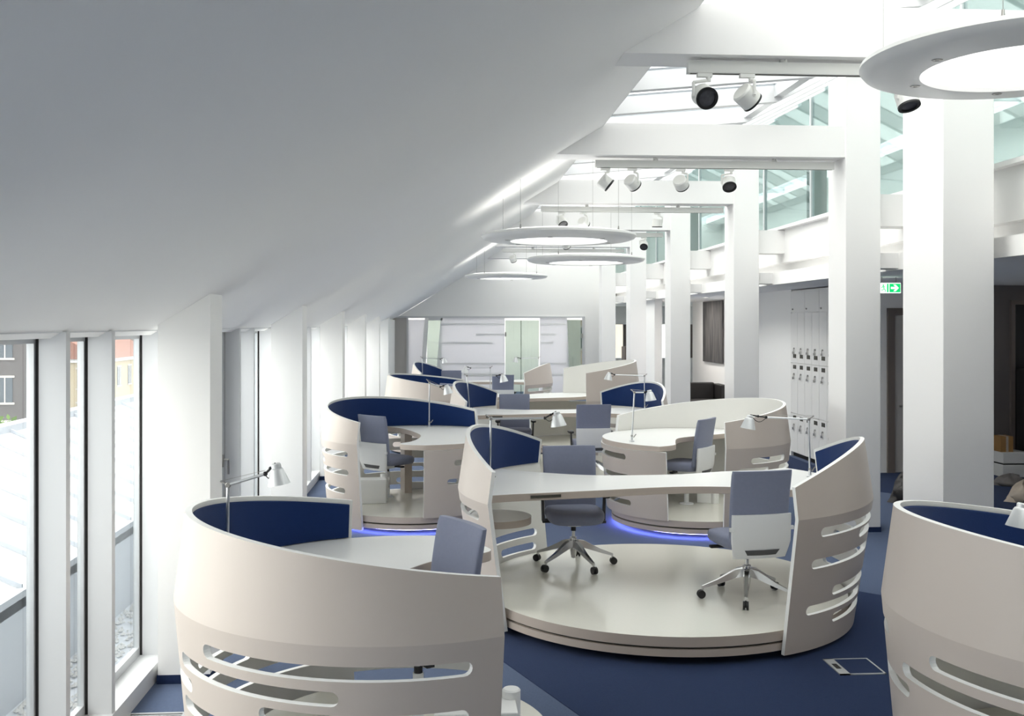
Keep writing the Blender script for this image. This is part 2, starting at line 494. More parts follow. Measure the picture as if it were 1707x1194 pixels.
# ------------------------------------------------------------------ end wall partition
sbox('wall_end_room', 'plaster', -2.2, 5.0, Y1 + 3.6, Y1 + 3.8, 0, 3.2)
sbox('wall_end_room_side', 'plaster', -2.3, -2.1, Y1 + 0.1, Y1 + 3.8, 0, 3.2)
sbox('ceiling_end_room', 'ceiling_paint', -2.2, 5.0, Y1 + 0.2, Y1 + 0.6, 3.0, 3.2)
sbox('ceiling_end_room_rear', 'ceiling_paint', -2.2, 5.0, Y1 + 3.1, Y1 + 3.8, 3.0, 3.2)
part = empty('window_22', (0, Y1, 0)); struct(part, 'glazed partition with doors at the far end')
def panel(name, m, x0, x1, z0, z1, yo=0.0, th=0.03, parent=part):
    return MB().box(x0, x1, yo, yo + th, z0, z1).build(name, m, parent)
panel('frame', 'white_frame', -1.95, 4.65, 2.66, 2.72, -0.03, 0.1)
panel('side_panel', 'door_grey', -1.95, -1.22, 0, 2.66)
dl = panel('door_leaf', 'frosted_panel', -1.16, -0.60, 0, 2.6, 0.0)
panel('frame', 'white_frame', -1.22, -1.16, 0, 2.66, -0.03, 0.08)
lp = MB().prism([(-0.62, 2.66), (-0.50, 2.66), (-0.66, 0.0), (-0.82, 0.0)], 'y', -0.10, 0.03).build('leaning_post', 'white_edge', part)
panel('glass_panel', 'green_glass_panel', -0.55, -0.08, 0, 2.58)
panel('frame', 'white_frame', -0.55, -0.05, 2.58, 2.66, -0.03, 0.08)
fp = MB().prism([(-0.10, 2.66), (1.99, 2.66), (1.99, 0.0), (-0.32, 0.0)], 'y', -0.03, 0.02).build('frosted_panel', 'frosted_panel', part)
panel('glass_door', 'green_glass_panel', 2.02, 3.13, 0, 2.58, 0.0)
panel('door_edge', 'green_glass_dark', 2.52, 2.55, 0, 2.58, -0.006, 0.006)
fp2 = MB().prism([(3.16, 2.66), (4.06, 2.66), (4.16, 0.0), (3.16, 0.0)], 'y', -0.03, 0.02).build('frosted_panel', 'frosted_panel', part)
panel('glass_door', 'green_glass_dark', 4.06, 4.56, 0, 2.6, 0.0)
panel('frame', 'white_frame', 4.56, 4.63, 0, 2.66, -0.03, 0.08)
panel('hinge', 'steel', 4.53, 4.58, 2.0, 2.15, -0.05, 0.03)
panel('hinge', 'steel', 2.0, 2.05, 2.05, 2.2, -0.05, 0.03)
for z, a, b in ((2.42, -0.1, 1.99), (2.08, 1.05, 1.99), (1.80, 0.0, 1.6), (1.12, -0.15, 1.99), (0.78, 0.3, 1.99), (2.42, 3.16, 4.05), (2.08, 3.16, 3.7), (1.80, 3.16, 3.6), (1.12, 3.16, 4.1), (0.75, 3.16, 4.1)):
    panel('stripe', 'frosted_stripe', a, b, z, z + 0.07, -0.036, 0.006)
# window at the end of the aisle
aw = empty('window_23', (0, Y1 + 2.6, 0)); struct(aw, 'window at the far end of the side aisle')
for i in range(4):
    x = 5.2 + 1.2 * i
    MB().box(x, x + 0.12, 0.02, 0.14, 1.25, 2.45).build('mullion', 'office_brown', aw)
    MB().box(x + 0.12, x + 1.2, 0.07, 0.08, 1.25, 2.45).build('pane', 'pane_far', aw)

# ------------------------------------------------------------------ aisle furniture: lockers, door, sign
lk = tag(empty('locker_cabinet', (6.47, 16.52, 0)), 'white wall of lockers with slotted doors behind the colonnade', 'lockers')
MB().box(0.02, 0.6, 0, 2.14, 0.08, 3.08).build('body', 'locker_white', lk)
MB().box(0.05, 0.55, 0, 2.14, 0.004, 0.08).build('plinth', 'gasket', lk)
NC = 6
cw = 2.14 / NC
tiers = ((0.09, 0.80, 1), (0.81, 1.735, 1), (1.745, 2.66, 0))
for c in range(NC):
    for z0, z1, up in tiers:
        d = MB().box(0.0, 0.02, c * cw + 0.004, (c + 1) * cw - 0.004, z0, z1).build('locker_door', 'locker_white', lk)
        ym = (c + 0.5) * cw
        zs = z1 - 0.07 if up else z0 + 0.12
        zk = zs - 0.13 if up else zs + 0.14
        MB().box(-0.004, 0.001, ym - 0.10, ym + 0.06, zs - 0.035, zs + 0.035).build('letter_slot', 'slot_dark', d)
        kk = MB().tube((-0.02, ym, zk), (0.001, ym, zk), 0.016, n=8)
        kk.box(-0.024, -0.02, ym - 0.012, ym + 0.012, zk - 0.09, zk)
        kk.box(-0.026, -0.022, ym + 0.012, ym + 0.05, zk - 0.10, zk - 0.055)
        kk.build('key', 'steel', d)
for c in range(NC // 2):
    d = MB().box(0.0, 0.02, c * 2 * cw + 0.004, (c + 1) * 2 * cw - 0.004, 2.67, 3.06).build('cupboard_door', 'locker_white', lk)
    MB().tube((-0.02, (c * 2 + 1.7) * cw, 2.73), (0.001, (c * 2 + 1.7) * cw, 2.73), 0.014, n=8).build('knob', 'steel', d)
# door on the recessed wall
dr = empty('door_1', (7.36, 16.4, 0)); struct(dr, 'grey door beyond the exit sign')
MB().box(-0.06, 0.06, -0.05, 0, 0, 2.72).box(0.96, 1.08, -0.05, 0, 0, 2.72).box(0.06, 0.96, -0.05, 0, 2.6, 2.72).build('door_frame', 'office_brown', dr)
MB().box(0.07, 0.95, -0.03, 0, 0.01, 2.59).build('door_leaf', 'door_grey', dr)
MB().tube((0.14, -0.07, 1.1), (0.26, -0.07, 1.1), 0.011).tube((0.15, -0.07, 1.1), (0.15, -0.03, 1.1), 0.011).build('handle', 'steel', dr, smooth=40)
# exit sign
es = tag(empty('exit_sign', (6.10, 13.62, 2.95)), 'green and white emergency exit sign with running man and arrow, hung from the aisle ceiling', 'sign')
MB().box(-0.16, 0.16, 0.0, 0.03, -0.07, 0.07).build('housing', 'sign_white', es)
MB().box(0.0, 0.155, -0.004, 0.0, -0.06, 0.06).build('arrow_field', 'sign_green', es)
ar = MB().prism([(0.02, -0.014), (0.085, -0.014), (0.055, -0.045), (0.085, -0.045), (0.13, 0.0), (0.085, 0.045), (0.055, 0.045), (0.085, 0.014), (0.02, 0.014)], 'y', -0.007, -0.003).build('arrow', 'sign_white', es)
rm = MB().box(-0.15, -0.13, -0.004, 0, -0.06, 0.06).box(-0.035, -0.012, -0.004, 0, -0.06, 0.06)
rm.tube((-0.085, -0.002, 0.038), (-0.085, 0.0, 0.038), 0.012, n=10)
for a, b in (((-0.09, 0.022), (-0.075, -0.012)), ((-0.075, -0.012), (-0.055, -0.03)), ((-0.055, -0.03), (-0.06, -0.055)), ((-0.075, -0.012), (-0.1, -0.03)), ((-0.1, -0.03), (-0.12, -0.03)), ((-0.09, 0.022), (-0.06, 0.01)), ((-0.09, 0.022), (-0.115, 0.002))):
    rm.tube((a[0], -0.003, a[1]), (b[0], -0.003, b[1]), 0.006, n=6)
rm.build('pictogram', 'sign_green', es)
MB().tube((-0.1, 0.015, 0.07), (-0.1, 0.015, 0.15), 0.006).tube((0.1, 0.015, 0.07), (0.1, 0.015, 0.15), 0.006).build('hanger', 'steel', es)
# painting and armchair in the niche
pt = tag(empty('wall_painting', (7.30, 26.2, 1.42)), 'large dark grey abstract canvas on the white niche wall', 'painting')
MB().box(-0.05, -0.02, 0, 2.0, 0, 1.66).build('canvas', 'dark_canvas', pt)
MB().box(-0.02, 0.0, 0.05, 1.95, 0.05, 1.6).build('stretcher', 'office_brown', pt)
so = tag(empty('armchair', (6.55, 25.7, 0)), 'black leather cube armchair standing below the dark painting', 'armchair')
for nm, bx in (('armrest', (-0.55, -0.38, -0.42, 0.42, 0.06, 0.92)), ('armrest', (0.42, 0.6, -0.42, 0.42, 0.06, 0.92)), ('backrest', (-0.38, 0.42, 0.24, 0.42, 0.06, 0.95)), ('seat_base', (-0.38, 0.42, -0.42, 0.24, 0.06, 0.34)), ('seat_cushion', (-0.37, 0.41, -0.43, 0.23, 0.34, 0.54))):
    bevel(MB().box(*bx).build(nm, 'sofa_black', so), 0.03, 3)
for a in (-0.48, 0.5):
    for b in (-0.36, 0.36):
        MB().tube((a, b, 0), (a, b, 0.06), 0.02).build('foot', 'steel', so)
# sideboard with things in the aisle beyond
sb = tag(empty('filing_cabinet', (6.0, 31.6, 0)), 'grey brown filing cabinet in the aisle seen past the colonnade', 'cabinet')
MB().box(-0.35, 0.45, 0, 0.6, 0, 1.75).build('body', 'office_brown', sb)
for i in range(4):
    d = MB().box(-0.33, 0.43, -0.02, 0, 0.03 + i * 0.43, 0.43 + i * 0.43).build('drawer', 'office_brown', sb)
    MB().box(-0.05, 0.15, -0.04, -0.02, 0.22 + i * 0.43, 0.25 + i * 0.43).build('handle', 'steel', d)
sw = tag(empty('light_switch', (5.55, 28.3, 1.35)), 'white light switch plate on the free-standing aisle wall', 'switch')
MB().box(-0.012, 0, -0.05, 0.05, -0.26, 0.26).build('plate', 'white_edge', sw)
for i in range(3): MB().box(-0.018, -0.012, -0.035, 0.035, -0.23 + 0.16 * i, -0.10 + 0.16 * i).build('rocker', 'door_grey', sw)
# dark corner at right: shelf, boxes, cloth
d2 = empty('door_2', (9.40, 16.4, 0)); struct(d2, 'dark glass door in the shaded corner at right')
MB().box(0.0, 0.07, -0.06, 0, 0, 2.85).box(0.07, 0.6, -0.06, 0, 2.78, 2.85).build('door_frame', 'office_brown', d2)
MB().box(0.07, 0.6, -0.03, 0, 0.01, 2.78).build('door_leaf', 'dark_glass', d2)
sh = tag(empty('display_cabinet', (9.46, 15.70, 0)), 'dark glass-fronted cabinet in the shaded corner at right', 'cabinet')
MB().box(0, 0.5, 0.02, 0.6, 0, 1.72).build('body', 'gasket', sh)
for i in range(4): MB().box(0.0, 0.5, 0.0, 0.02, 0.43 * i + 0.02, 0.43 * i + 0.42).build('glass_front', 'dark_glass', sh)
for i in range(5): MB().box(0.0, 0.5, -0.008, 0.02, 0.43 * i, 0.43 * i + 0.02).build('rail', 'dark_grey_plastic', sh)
bx = tag(empty('storage_box', (8.92, 15.75, 0)), 'white storage box on the floor in the shaded corner', 'box')
bevel(MB().box(0, 0.44, 0, 0.4, 0.002, 0.2).build('lower_box', 'white_laminate', bx), 0.01)
bevel(MB().box(0.01, 0.43, 0.01, 0.39, 0.22, 0.40).build('upper_box', 'white_laminate', bx), 0.01)
MB().box(0.02, 0.42, 0.02, 0.38, 0.2, 0.22).build('gap_strip', 'gasket', bx)
ct = tag(empty('cardboard_box', (8.92, 15.8, 0.401)), 'small brown carton standing on the white storage box', 'box')
MB().box(0.0, 0.20, 0, 0.25, 0.0, 0.25).build('carton', 'carton', ct)
MB().box(0.08, 0.12, -0.002, 0.252, 0.001, 0.252).build('tape', 'cloth_beige', ct)
def heap(name, m, c, rx, ry, h, label):
    mb = MB(); n = 22; rg = []
    for k in range(7):
        t = k / 6
        r = math.cos(t * PI / 2) ** 0.6 if k < 6 else 0.05
        rg.append([(c[0] + rx * r * (1 + 0.22 * math.sin(3 * a + k * 1.3) + 0.12 * math.sin(7 * a + k)) * math.cos(a), c[1] + ry * r * (1 + 0.2 * math.sin(4 * a + 1 + k)) * math.sin(a), c[2] + h * t * (1 + 0.12 * math.sin(5 * a))) for a in (2 * PI * i / n for i in range(n))])
    o = mb.rings(rg).build(name, m, smooth=70)
    return tag(o, label, 'cloth')
heap('crumpled_blanket', 'cloth_grey', (8.62, 15.0, 0.004), 0.28, 0.2, 0.16, 'grey crumpled blanket on the carpet in front of the white box')
heap('crumpled_cloth', 'cloth_beige', (7.98, 13.55, 0.004), 0.22, 0.2, 0.28, 'beige crumpled cloth lying on the carpet at the right edge')
heap('black_bag', 'sofa_black', (6.35, 13.6, 0.004), 0.22, 0.22, 0.42, 'black bag slumped on the carpet behind the colonnade column')
def downlight(x, y, label, watt):
    d = tag(empty('recessed_downlight', (x, y, 3.098)), label, 'ceiling light', 'recessed downlights in the aisle')
    MB().lathe([(0.07, -0.001), (0.10, -0.001), (0.105, -0.008), (0.07, -0.006)], 24, closed=True).build('trim_ring', 'white_frame', d, smooth=40)
    MB().lathe([(0.001, -0.003), (0.07, -0.003), (0.07, -0.001), (0.001, -0.001)], 24).build('lens', 'diffuser', d)
    l = bpy.data.lights.new('downlight_lamp', 'AREA'); l.shape = 'DISK'; l.size = 0.14; l.energy = watt; l.color = (1, 0.95, 0.88)
    lo = bpy.data.objects.new('downlight_lamp', l); COL.objects.link(lo); lo.parent = d; lo.location = (0, 0, -0.012)
downlight(6.35, 24.4, 'added recessed downlight brightening the niche wall nearest the dark painting', 9)  # unseen lamp added to brighten the niche wall
downlight(6.35, 27.2, 'added recessed downlight brightening the niche wall beyond the dark painting', 9)  # second unseen lamp added for the niche wall
downlight(9.05, 14.6, 'recessed downlight in the aisle ceiling above the shaded corner', 0.5)
# floor outlet box
fb = tag(empty('floor_outlet_box', (2.92, 7.10, 0.004)), 'square carpeted floor outlet lid with aluminium frame near the right pod', 'floor box')
f = MB(); a = 0.165
f.box(-a, a, -a, -a + 0.012, 0, 0.008).box(-a, a, a - 0.012, a, 0, 0.008).box(a - 0.012, a, -a, a, 0, 0.008).box(-a, -a + 0.075, -a, a, 0, 0.008)
f.build('frame', 'aluminium_frame', fb)
MB().box(-a + 0.075, a - 0.012, -a + 0.012, a - 0.012, 0, 0.005).build('lid', 'carpet_navy', fb)
MB().box(-a + 0.02, -a + 0.055, -0.05, 0.05, 0.008, 0.010).build('cable_outlet', 'gasket', fb)

# ------------------------------------------------------------------ outside
def outside():
    rf = tag(empty('neighbour_roof', (0, 0, 0)), 'white standing-seam metal roof outside the left windows', 'roof')
    MB().prism([(-2.96, 0.6), (-4.6, 1.335), (-4.6, 1.25), (-2.96, 0.45)], 'y', -2, 40).build('metal_sheet', 'metal_roof', rf)
    sm = MB().prism([(-2.94, 0.60), (-4.6, 1.34), (-4.6, 1.375), (-2.94, 0.635)], 'y', -0.012, 0.012).mesh('seam', 'roof_seam')
    sm2 = MB()
    for i in range(54): link('seam', sm, rf, (0, 3.0 + 0.62 * i, 0))
    MB().box(-4.72, -4.55, -2, 40, 1.30, 1.39).build('ridge_cap', 'roof_seam', rf)
    MB().box(-3.0, -2.90, -2, 40, 0.56, 0.61).build('gutter_edge', 'roof_seam', rf)
    sbox('wall_outside', 'parapet_render', -3.2, -2.96, -2, 40, -0.4, 0.56)
    sbox('ground_gravel_base', 'parapet_render', -2.96, -2.2, -2, 40, -0.5, -0.2)
    gv = MB()
    for i in range(2600):
        x = random.uniform(-2.93, -2.25); y = 4.5 + 9 * random.random() ** 1.5
        s = random.uniform(0.012, 0.03); z = -0.19 + random.uniform(-0.005, 0.012)
        a = random.random() * 3; ca, sa = math.cos(a) * s, math.sin(a) * s
        gv.add([(x + ca, y + sa, z), (x - sa, y + ca, z), (x - ca, y - sa, z), (x + sa, y - ca, z), (x, y, z + s * 0.8), (x, y, z - s * .6)], [(0, 1, 4), (1, 2, 4), (2, 3, 4), (3, 0, 4), (1, 0, 5), (2, 1, 5), (3, 2, 5), (0, 3, 5)])
    go = gv.build('gravel', 'gravel_stone'); go['kind'] = 'stuff'; go['label'] = 'pale gravel strip at the foot of the windows'; go['category'] = 'gravel'
    # ground far below
    struct(MB().box(-260, -5.2, -60, 260, -14.3, -14).build('ground_street', 'interior_grey'))
    def house(x, y, w, d, ztop, m, roof, label, nx, nz):
        h = tag(empty('house', (x, y, -14)), label, 'building', 'buildings across the street')
        H = ztop + 14
        MB().box(0, w, 0, d, 0, H).build('wall', m, h)
        MB().prism([(-0.4, H), (w + 0.4, H), (w * 0.5, H + w * 0.28)], 'y', -0.4, d + 0.4).build('roof', roof, h)
        MB().box(-0.25, w + 0.25, -0.25, d + 0.25, H - 0.35, H).build('cornice', 'white_frame', h)
        wm = MB().box(0, 0.06, -0.55, 0.55, 0, 1.9).mesh('window', 'window_dark')
        fmx = MB().box(-0.03, 0.09, -0.7, 0.7, -0.15, 0).box(-0.03, 0.09, -0.7, 0.7, 1.9, 2.05).box(-0.03, 0.09, -0.04, 0.04, 0, 1.9).mesh('window_frame', 'door_grey')
        wy = MB().box(-0.55, 0.55, -0.06, 0, 0, 1.9).mesh('window', 'window_dark')
        fy = MB().box(-0.7, 0.7, -0.09, 0.03, -0.15, 0).box(-0.7, 0.7, -0.09, 0.03, 1.9, 2.05).box(-0.04, 0.04, -0.09, 0.03, 0, 1.9).mesh('window_frame', 'door_grey')
        for i in range(nx):
            for k in range(nz):
                z = H - 2.9 - 3.4 * k
                p = link('window', wm, h, (w, d * (i + 0.5) / nx, z)); link('window_frame', fmx, p)
                p = link('window', wy, h, (w * (i + 0.5) / nx, 0, z)); link('window_frame', fy, p)
        return h
    house(-46, 80, 14.5, 4, 6.2, 'facade_grey', 'roof_slate', 'dark grey house under repair seen through the leftmost pane', 4, 4)
    house(-78, 88, 18, 16, 3.5, 'facade_yellow', 'roof_slate', 'yellow house with slate roof across the street', 5, 5)
    house(-52, 104, 18, 18, -1.0, 'facade_yellow', 'roof_tile', 'yellow house with red tile roof across the street', 5, 5)
    house(-50, 128, 18, 22, 1.0, 'facade_pink', 'roof_tile', 'pink house with red tile roof farther down the street', 6, 5)
    house(2, 90, 16, 14, 3.2, 'facade_pink', 'roof_tile', 'low pink house with tile roof seen through the aisle end window', 7, 4)
    tr = tag(empty('tree', (-30.2, 70, -14)), 'bright green leafy tree beyond the white metal roof', 'tree')
    MB().tube((0, 0, 0), (0, 0, 7), 0.35, 0.15).build('trunk', 'bark', tr, smooth=60)
    lv = MB()
    for i in range(2600):
        th = random.uniform(0, 2 * PI); cz = random.uniform(-1, 1); rr = 3.6 * random.random() ** 0.4
        sxy = math.sqrt(1 - cz * cz)
        c = Vector((rr * sxy * math.cos(th) * (1 + 0.2 * math.sin(3 * th)), rr * sxy * math.sin(th), 7.0 + rr * cz * 0.95))
        u = Vector((random.uniform(-1, 1), random.uniform(-1, 1), random.uniform(-1, 1))).normalized(); w = u.orthogonal().normalized(); s = random.uniform(0.18, 0.36)
        lv.add([c + u * s, c + w * s * 0.6, c - u * s, c - w * s * 0.6], [(0, 1, 2, 3)])
    lo = lv.build('foliage', 'leaf', tr); lo['kind'] = 'stuff'
outside()

# ------------------------------------------------------------------ workstation pods
ZP, ZC, ZD, TH = 0.21, 1.05, 1.06, 0.034         # platform top, crease height, desk top, shell thickness
def shell_r(R, z, low, up):
    return R + low * (z - 0.04) / (ZC - 0.04) if z <= ZC else R + low - up * (z - ZC)

def shell(parent, name, R, a0, a1, ztop, slots, low=0.09, up=0.13, zbot=0.04, mats=('taupe', 'inner_white', 'white_edge')):
    """curved shell a0..a1 degrees, top edge ztop(angle), pierced by rounded slots (z, a0, a1, half height)"""
    step = 3.0
    n = max(2, int(round((a1 - a0) / step)))
    angs = [a0 + (a1 - a0) * i / n for i in range(n + 1)]
    U = lambda a: R_(a) * R
    pts, edges = [], []
    def loop(ps, closed=True):
        o = len(pts); pts.extend(Vector(p) for p in ps)
        m = len(ps)
        edges.extend((o + i, o + (i + 1) % m) for i in range(m if closed else m - 1))
    has_crease = ztop(0.5 * (a0 + a1)) > ZC + 0.02
    zs_side = [z for z in [0.15 * k + 0.1 for k in range(1, 14)] if z > zbot + 0.05]
    bottom = [(U(a), zbot) for a in angs]
    top = [(U(a), ztop(a)) for a in reversed(angs)]
    zt1, zt0 = ztop(a1), ztop(a0)
    side_r = sorted([z for z in zs_side if z < zt1 - 0.03 and abs(z - ZC) > 0.04] + ([ZC] if has_crease else []))
    side_l = sorted([z for z in zs_side if z < zt0 - 0.03 and abs(z - ZC) > 0.04] + ([ZC] if has_crease else []), reverse=True)
    loop(bottom + [(U(a1), z) for z in side_r] + top + [(U(a0), z) for z in side_l])
    sl = []
    for (zc, s0, s1, hh) in slots:
        s0 = max(s0, a0 + 3); s1 = min(s1, a1 - 3)
        if s1 - s0 < 4: continue
        u0, u1 = U(s0) + hh, U(s1) - hh
        if u1 <= u0: continue
        sl.append((u0, u1, zc, hh))
        m = max(2, int((u1 - u0) / U(step)))
        ps = [(u0 + (u1 - u0) * i / m, zc - hh) for i in range(m + 1)]
        ps += [(u1 + hh * math.sin(PI * k / 8), zc - hh * math.cos(PI * k / 8)) for k in range(1, 8)]
        ps += [(u1 + (u0 - u1) * i / m, zc + hh) for i in range(m + 1)]
        ps += [(u0 - hh * math.sin(PI * k / 8), zc + hh * math.cos(PI * k / 8)) for k in range(1, 8)]
        loop(ps)
    def sdist(u, z):
        return min([math.hypot(u - min(max(u, p), q), z - zc) - hh for p, q, zc, hh in sl] or [9])
    if has_crease:
        loop([(U(a), ZC) for a in angs[1:-1]], False)
    z = zbot + 0.07
    while z < 2.0:
        if abs(z - ZC) > 0.035:
            for a in angs[1:-1]:
                if z < ztop(a) - 0.03 and sdist(U(a), z) > 0.015:
                    pts.append(Vector((U(a), z)))
        z += 0.07
    vo, eo, fo, _, _, _ = delaunay_2d_cdt(pts, edges, [], 1, 1e-5)
    tris = []
    for fc in fo:
        cu = sum(vo[i].x for i in fc) / len(fc); cz = sum(vo[i].y for i in fc) / len(fc)
        if sdist(cu, cz) > 0 and cz < ztop(math.degrees(cu / R)) + 0.01:
            tris.append(tuple(fc))
    mb = MB()
    nv = len(vo)
    def P(p, t):
        a = p.x / R; r = shell_r(R, p.y, low, up) - t
        return (r * math.cos(a), r * math.sin(a), p.y)
    mb.v = [P(p, 0) for p in vo] + [P(p, TH) for p in vo]
    cnt = {}
    for t in tris:
        for i in range(len(t)):
            e = (t[i], t[(i + 1) % len(t)]); k = tuple(sorted(e))
            cnt.setdefault(k, []).append(e)
        mb.f.append(list(t)); mb.m.append(0)
        mb.f.append([i + nv for i in reversed(t)]); mb.m.append(1)
    for k, es_ in cnt.items():
        if len(es_) == 1:
            a, b = es_[0]
            mb.f.append([b, a, a + nv, b + nv]); mb.m.append(2)
    me = bpy.data.meshes.new(name)
    me.from_pydata(mb.v, [], mb.f)
    for m in mats: me.materials.append(MATS[m])
    me.polygons.foreach_set('material_index', mb.m)
    me.polygons.foreach_set('use_smooth', [True] * len(me.polygons))
    me.set_sharp_from_angle(angle=R_(9))
    me.update()
    o = link(name, me, parent)
    return o

def felt(parent, R, a0, a1, ztop, low=0.09, up=0.13):
    mb = MB(); n = int((a1 - a0) / 3) + 1
    rings = []
    for i in range(n + 1):
        t = i / n
        a = a0 + 1.2 + (a1 - a0 - 2.4) * t
        zt = ztop(a) - 0.028
        ro = lambda z: shell_r(R, z, low, up) - TH - 0.0015
        ca, sa = math.cos(R_(a)), math.sin(R_(a))
        z0 = ZD + 0.006
        q = [(ro(z0), z0), (ro(zt), zt), (ro(zt) - 0.008, zt), (ro(zt) - 0.014, zt - 0.006), (ro(z0) - 0.014, z0)]
        rings.append([(r * ca, r * sa, z) for r, z in q])
    return mb.rings(rings).build('felt_lining', 'felt', parent, smooth=35)

def arc(r, a0, a1, step=4):
    n = max(2, int(abs(a1 - a0) / step))
    return [(r * math.cos(R_(a0 + (a1 - a0) * i / n)), r * math.sin(R_(a0 + (a1 - a0) * i / n))) for i in range(n + 1)]
def spline(ps, k=6):
    out = []
    n = len(ps)
    for i in range(n - 1):
        p0, p1, p2, p3 = (Vector(ps[max(i - 1, 0)]), Vector(ps[i]), Vector(ps[i + 1]), Vector(ps[min(i + 2, n - 1)]))
        for j in range(k):
            t = j / k
            q = 0.5 * ((2 * p1) + (p2 - p0) * t + (2 * p0 - 5 * p1 + 4 * p2 - p3) * t * t + (3 * p1 - p0 - 3 * p2 + p3) * t ** 3)
            out.append((q.x, q.y))
    out.append(tuple(ps[-1]))
    return out
def worktop(parent, poly, z=ZD, th=0.062):
    o = MB().prism(poly, 'z', z - th, z, 1, top=0).build('worktop', ['white_laminate', 'taupe_edge'], parent, smooth=38)
    bevel(o, 0.004, 2)
    return o
def disc(parent, name, R, z0, z1, m, top=None, n=96, inset=0.0):
    mb = MB().prism(arc(R, 0, 360 - 360 / n, 360 / n), 'z', z0, z1, 0, top=1 if top else 0)
    o = mb.build(name, [m] + ([top] if top else []), parent, smooth=30)
    return o
def platform(parent, R, led=False):
    disc(parent, 'base_disc', R - 0.045, 0.066, 0.118, 'taupe_edge')
    disc(parent, 'reveal', R - 0.075, 0.118, 0.137, 'slot_dark')
    disc(parent, 'platform', R - 0.045, 0.137, ZP, 'taupe_edge', 'platform_top')
    disc(parent, 'pivot', R * 0.55, 0.005, 0.066, 'gasket')
    if led: MB().lathe([(R - 0.13, 0.053), (R - 0.10, 0.053), (R - 0.10, 0.065), (R - 0.13, 0.065)], 72, closed=True).build('led_strip', 'led_blue', parent)
def computer_box(parent, x, y, a):
    o = empty('tmp'); bpy.data.objects.remove(o)
    M = Matrix.Translation((x, y, 0)) @ Matrix.Rotation(R_(a), 4, 'Z')
    def tr(mb):
        mb.v = [tuple(M @ Vector(v)) for v in mb.v]; return mb
    b = bevel(tr(MB().box(-0.02, 0.40, -0.11, 0.11, ZP, ZP + 0.30)).build('computer_box', 'white_laminate', parent), 0.006)
    tr(MB().lathe([(0.001, ZP + 0.345), (0.04, ZP + 0.345), (0.048, ZP + 0.337), (0.048, ZP), (0.001, ZP)], 20, (0.0, -0.11, 0))).build('corner_post', 'white_laminate', b, smooth=40)
    return b
def in_r(R, low=0.09): return R + low - TH - 0.004

SINGLE_SLOTS = [(0.925, -75.5, -7.5), (0.81, -91, -37), (0.70, -104, -84), (0.705, -57, -8), (0.59, -92, -46), (0.48, -62, -12), (0.37, -97, -57), (0.27, -70, -20),
                (0.925, -150, -108), (0.81, -165, -128), (0.70, -140, -112), (0.59, -170, -120), (0.48, -150, -105), (0.33, -175, -130), (0.24, -140, -112)]

def single_pod(c, R, sh0, sh1, low_arc, desk, label, axis=None, blue=True, zbase=1.32, amp=0.17, slots=None, low_slots=None, box=None, leg=None, grp='round single workstation pods', led=False, rplat=None):
    p = tag(empty('workstation_pod', (c[0], c[1], 0)), label, 'workstation', grp)
    platform(p, rplat or R, led)
    axis = 0.5 * (sh0 + sh1) if axis is None else axis
    zt = lambda a: zbase + amp * math.cos(R_(a - axis))
    sl = [(z, sh1 + a, sh1 + b, 0.034) for z, a, b in SINGLE_SLOTS] if slots is None else slots
    s = shell(p, 'shell', R, sh0, sh1, zt, sl)
    if blue: felt(s, R, sh0, sh1, zt)
    if low_arc:
        sh = shell(p, 'low_screen', R, low_arc[0], low_arc[1], lambda a: ZD - 0.064, low_slots or [], zbot=ZP - 0.001)
    worktop(p, desk)
    if leg:
        M = MB().prism(leg, 'z', ZP, ZD - 0.062).build('desk_support', 'taupe_edge', p)
    if box: computer_box(p, *box)
    return p

def polar(r, a): return (r * math.cos(R_(a)), r * math.sin(R_(a)))

# front left pod
R1 = 1.08; ri = in_r(R1)
desk1 = spline([polar(ri, 205), (-0.55, -0.12), (-0.06, 0.10), (0.18, 0.38), (0.36, 0.50), (0.49, 0.58), (0.54, 0.68), (0.46, 0.86), polar(1.04, 68)]) + arc(ri, 72, 200)[0:]
pod_a = single_pod((-0.25, 5.62), R1, 108, 296.5, (66, 108), desk1, 'large beige pod with navy lining in the left foreground, nearest the camera', box=(0.60, -0.43, 180), rplat=0.88,
                   low_slots=[(0.80, 72, 95, 0.034), (0.60, 76, 104, 0.034), (0.42, 72, 94, 0.034)])
# mid left pod
R3 = 1.09; ri = in_r(R3)
desk3 = spline([polar(ri, 112), (-0.30, 0.92), (-0.15, 0.65), (-0.03, 0.30), (0.06, -0.10), (0.03, -0.50), (-0.05, -0.78), (-0.16, -0.94), (-0.10, -1.08), polar(R3 + 0.07, 276)]) + arc(R3 + 0.07, 278, 400) + arc(ri, 406, 468)
pod_b = single_pod((-0.35, 12.92), R3, 46, 236, (-84, 46), desk3, 'beige pod with navy lining and wavy white desk beside the left windows', box=(-0.40, 0.02, 186), led=True,
                   leg=arc(0.98, 96, 104) + arc(0.70, 104, 96), low_slots=[(0.84, -66, -20, 0.034), (0.62, -70, -25, 0.034), (0.42, -62, -30, 0.034), (0.74, 5, 35, 0.034)])
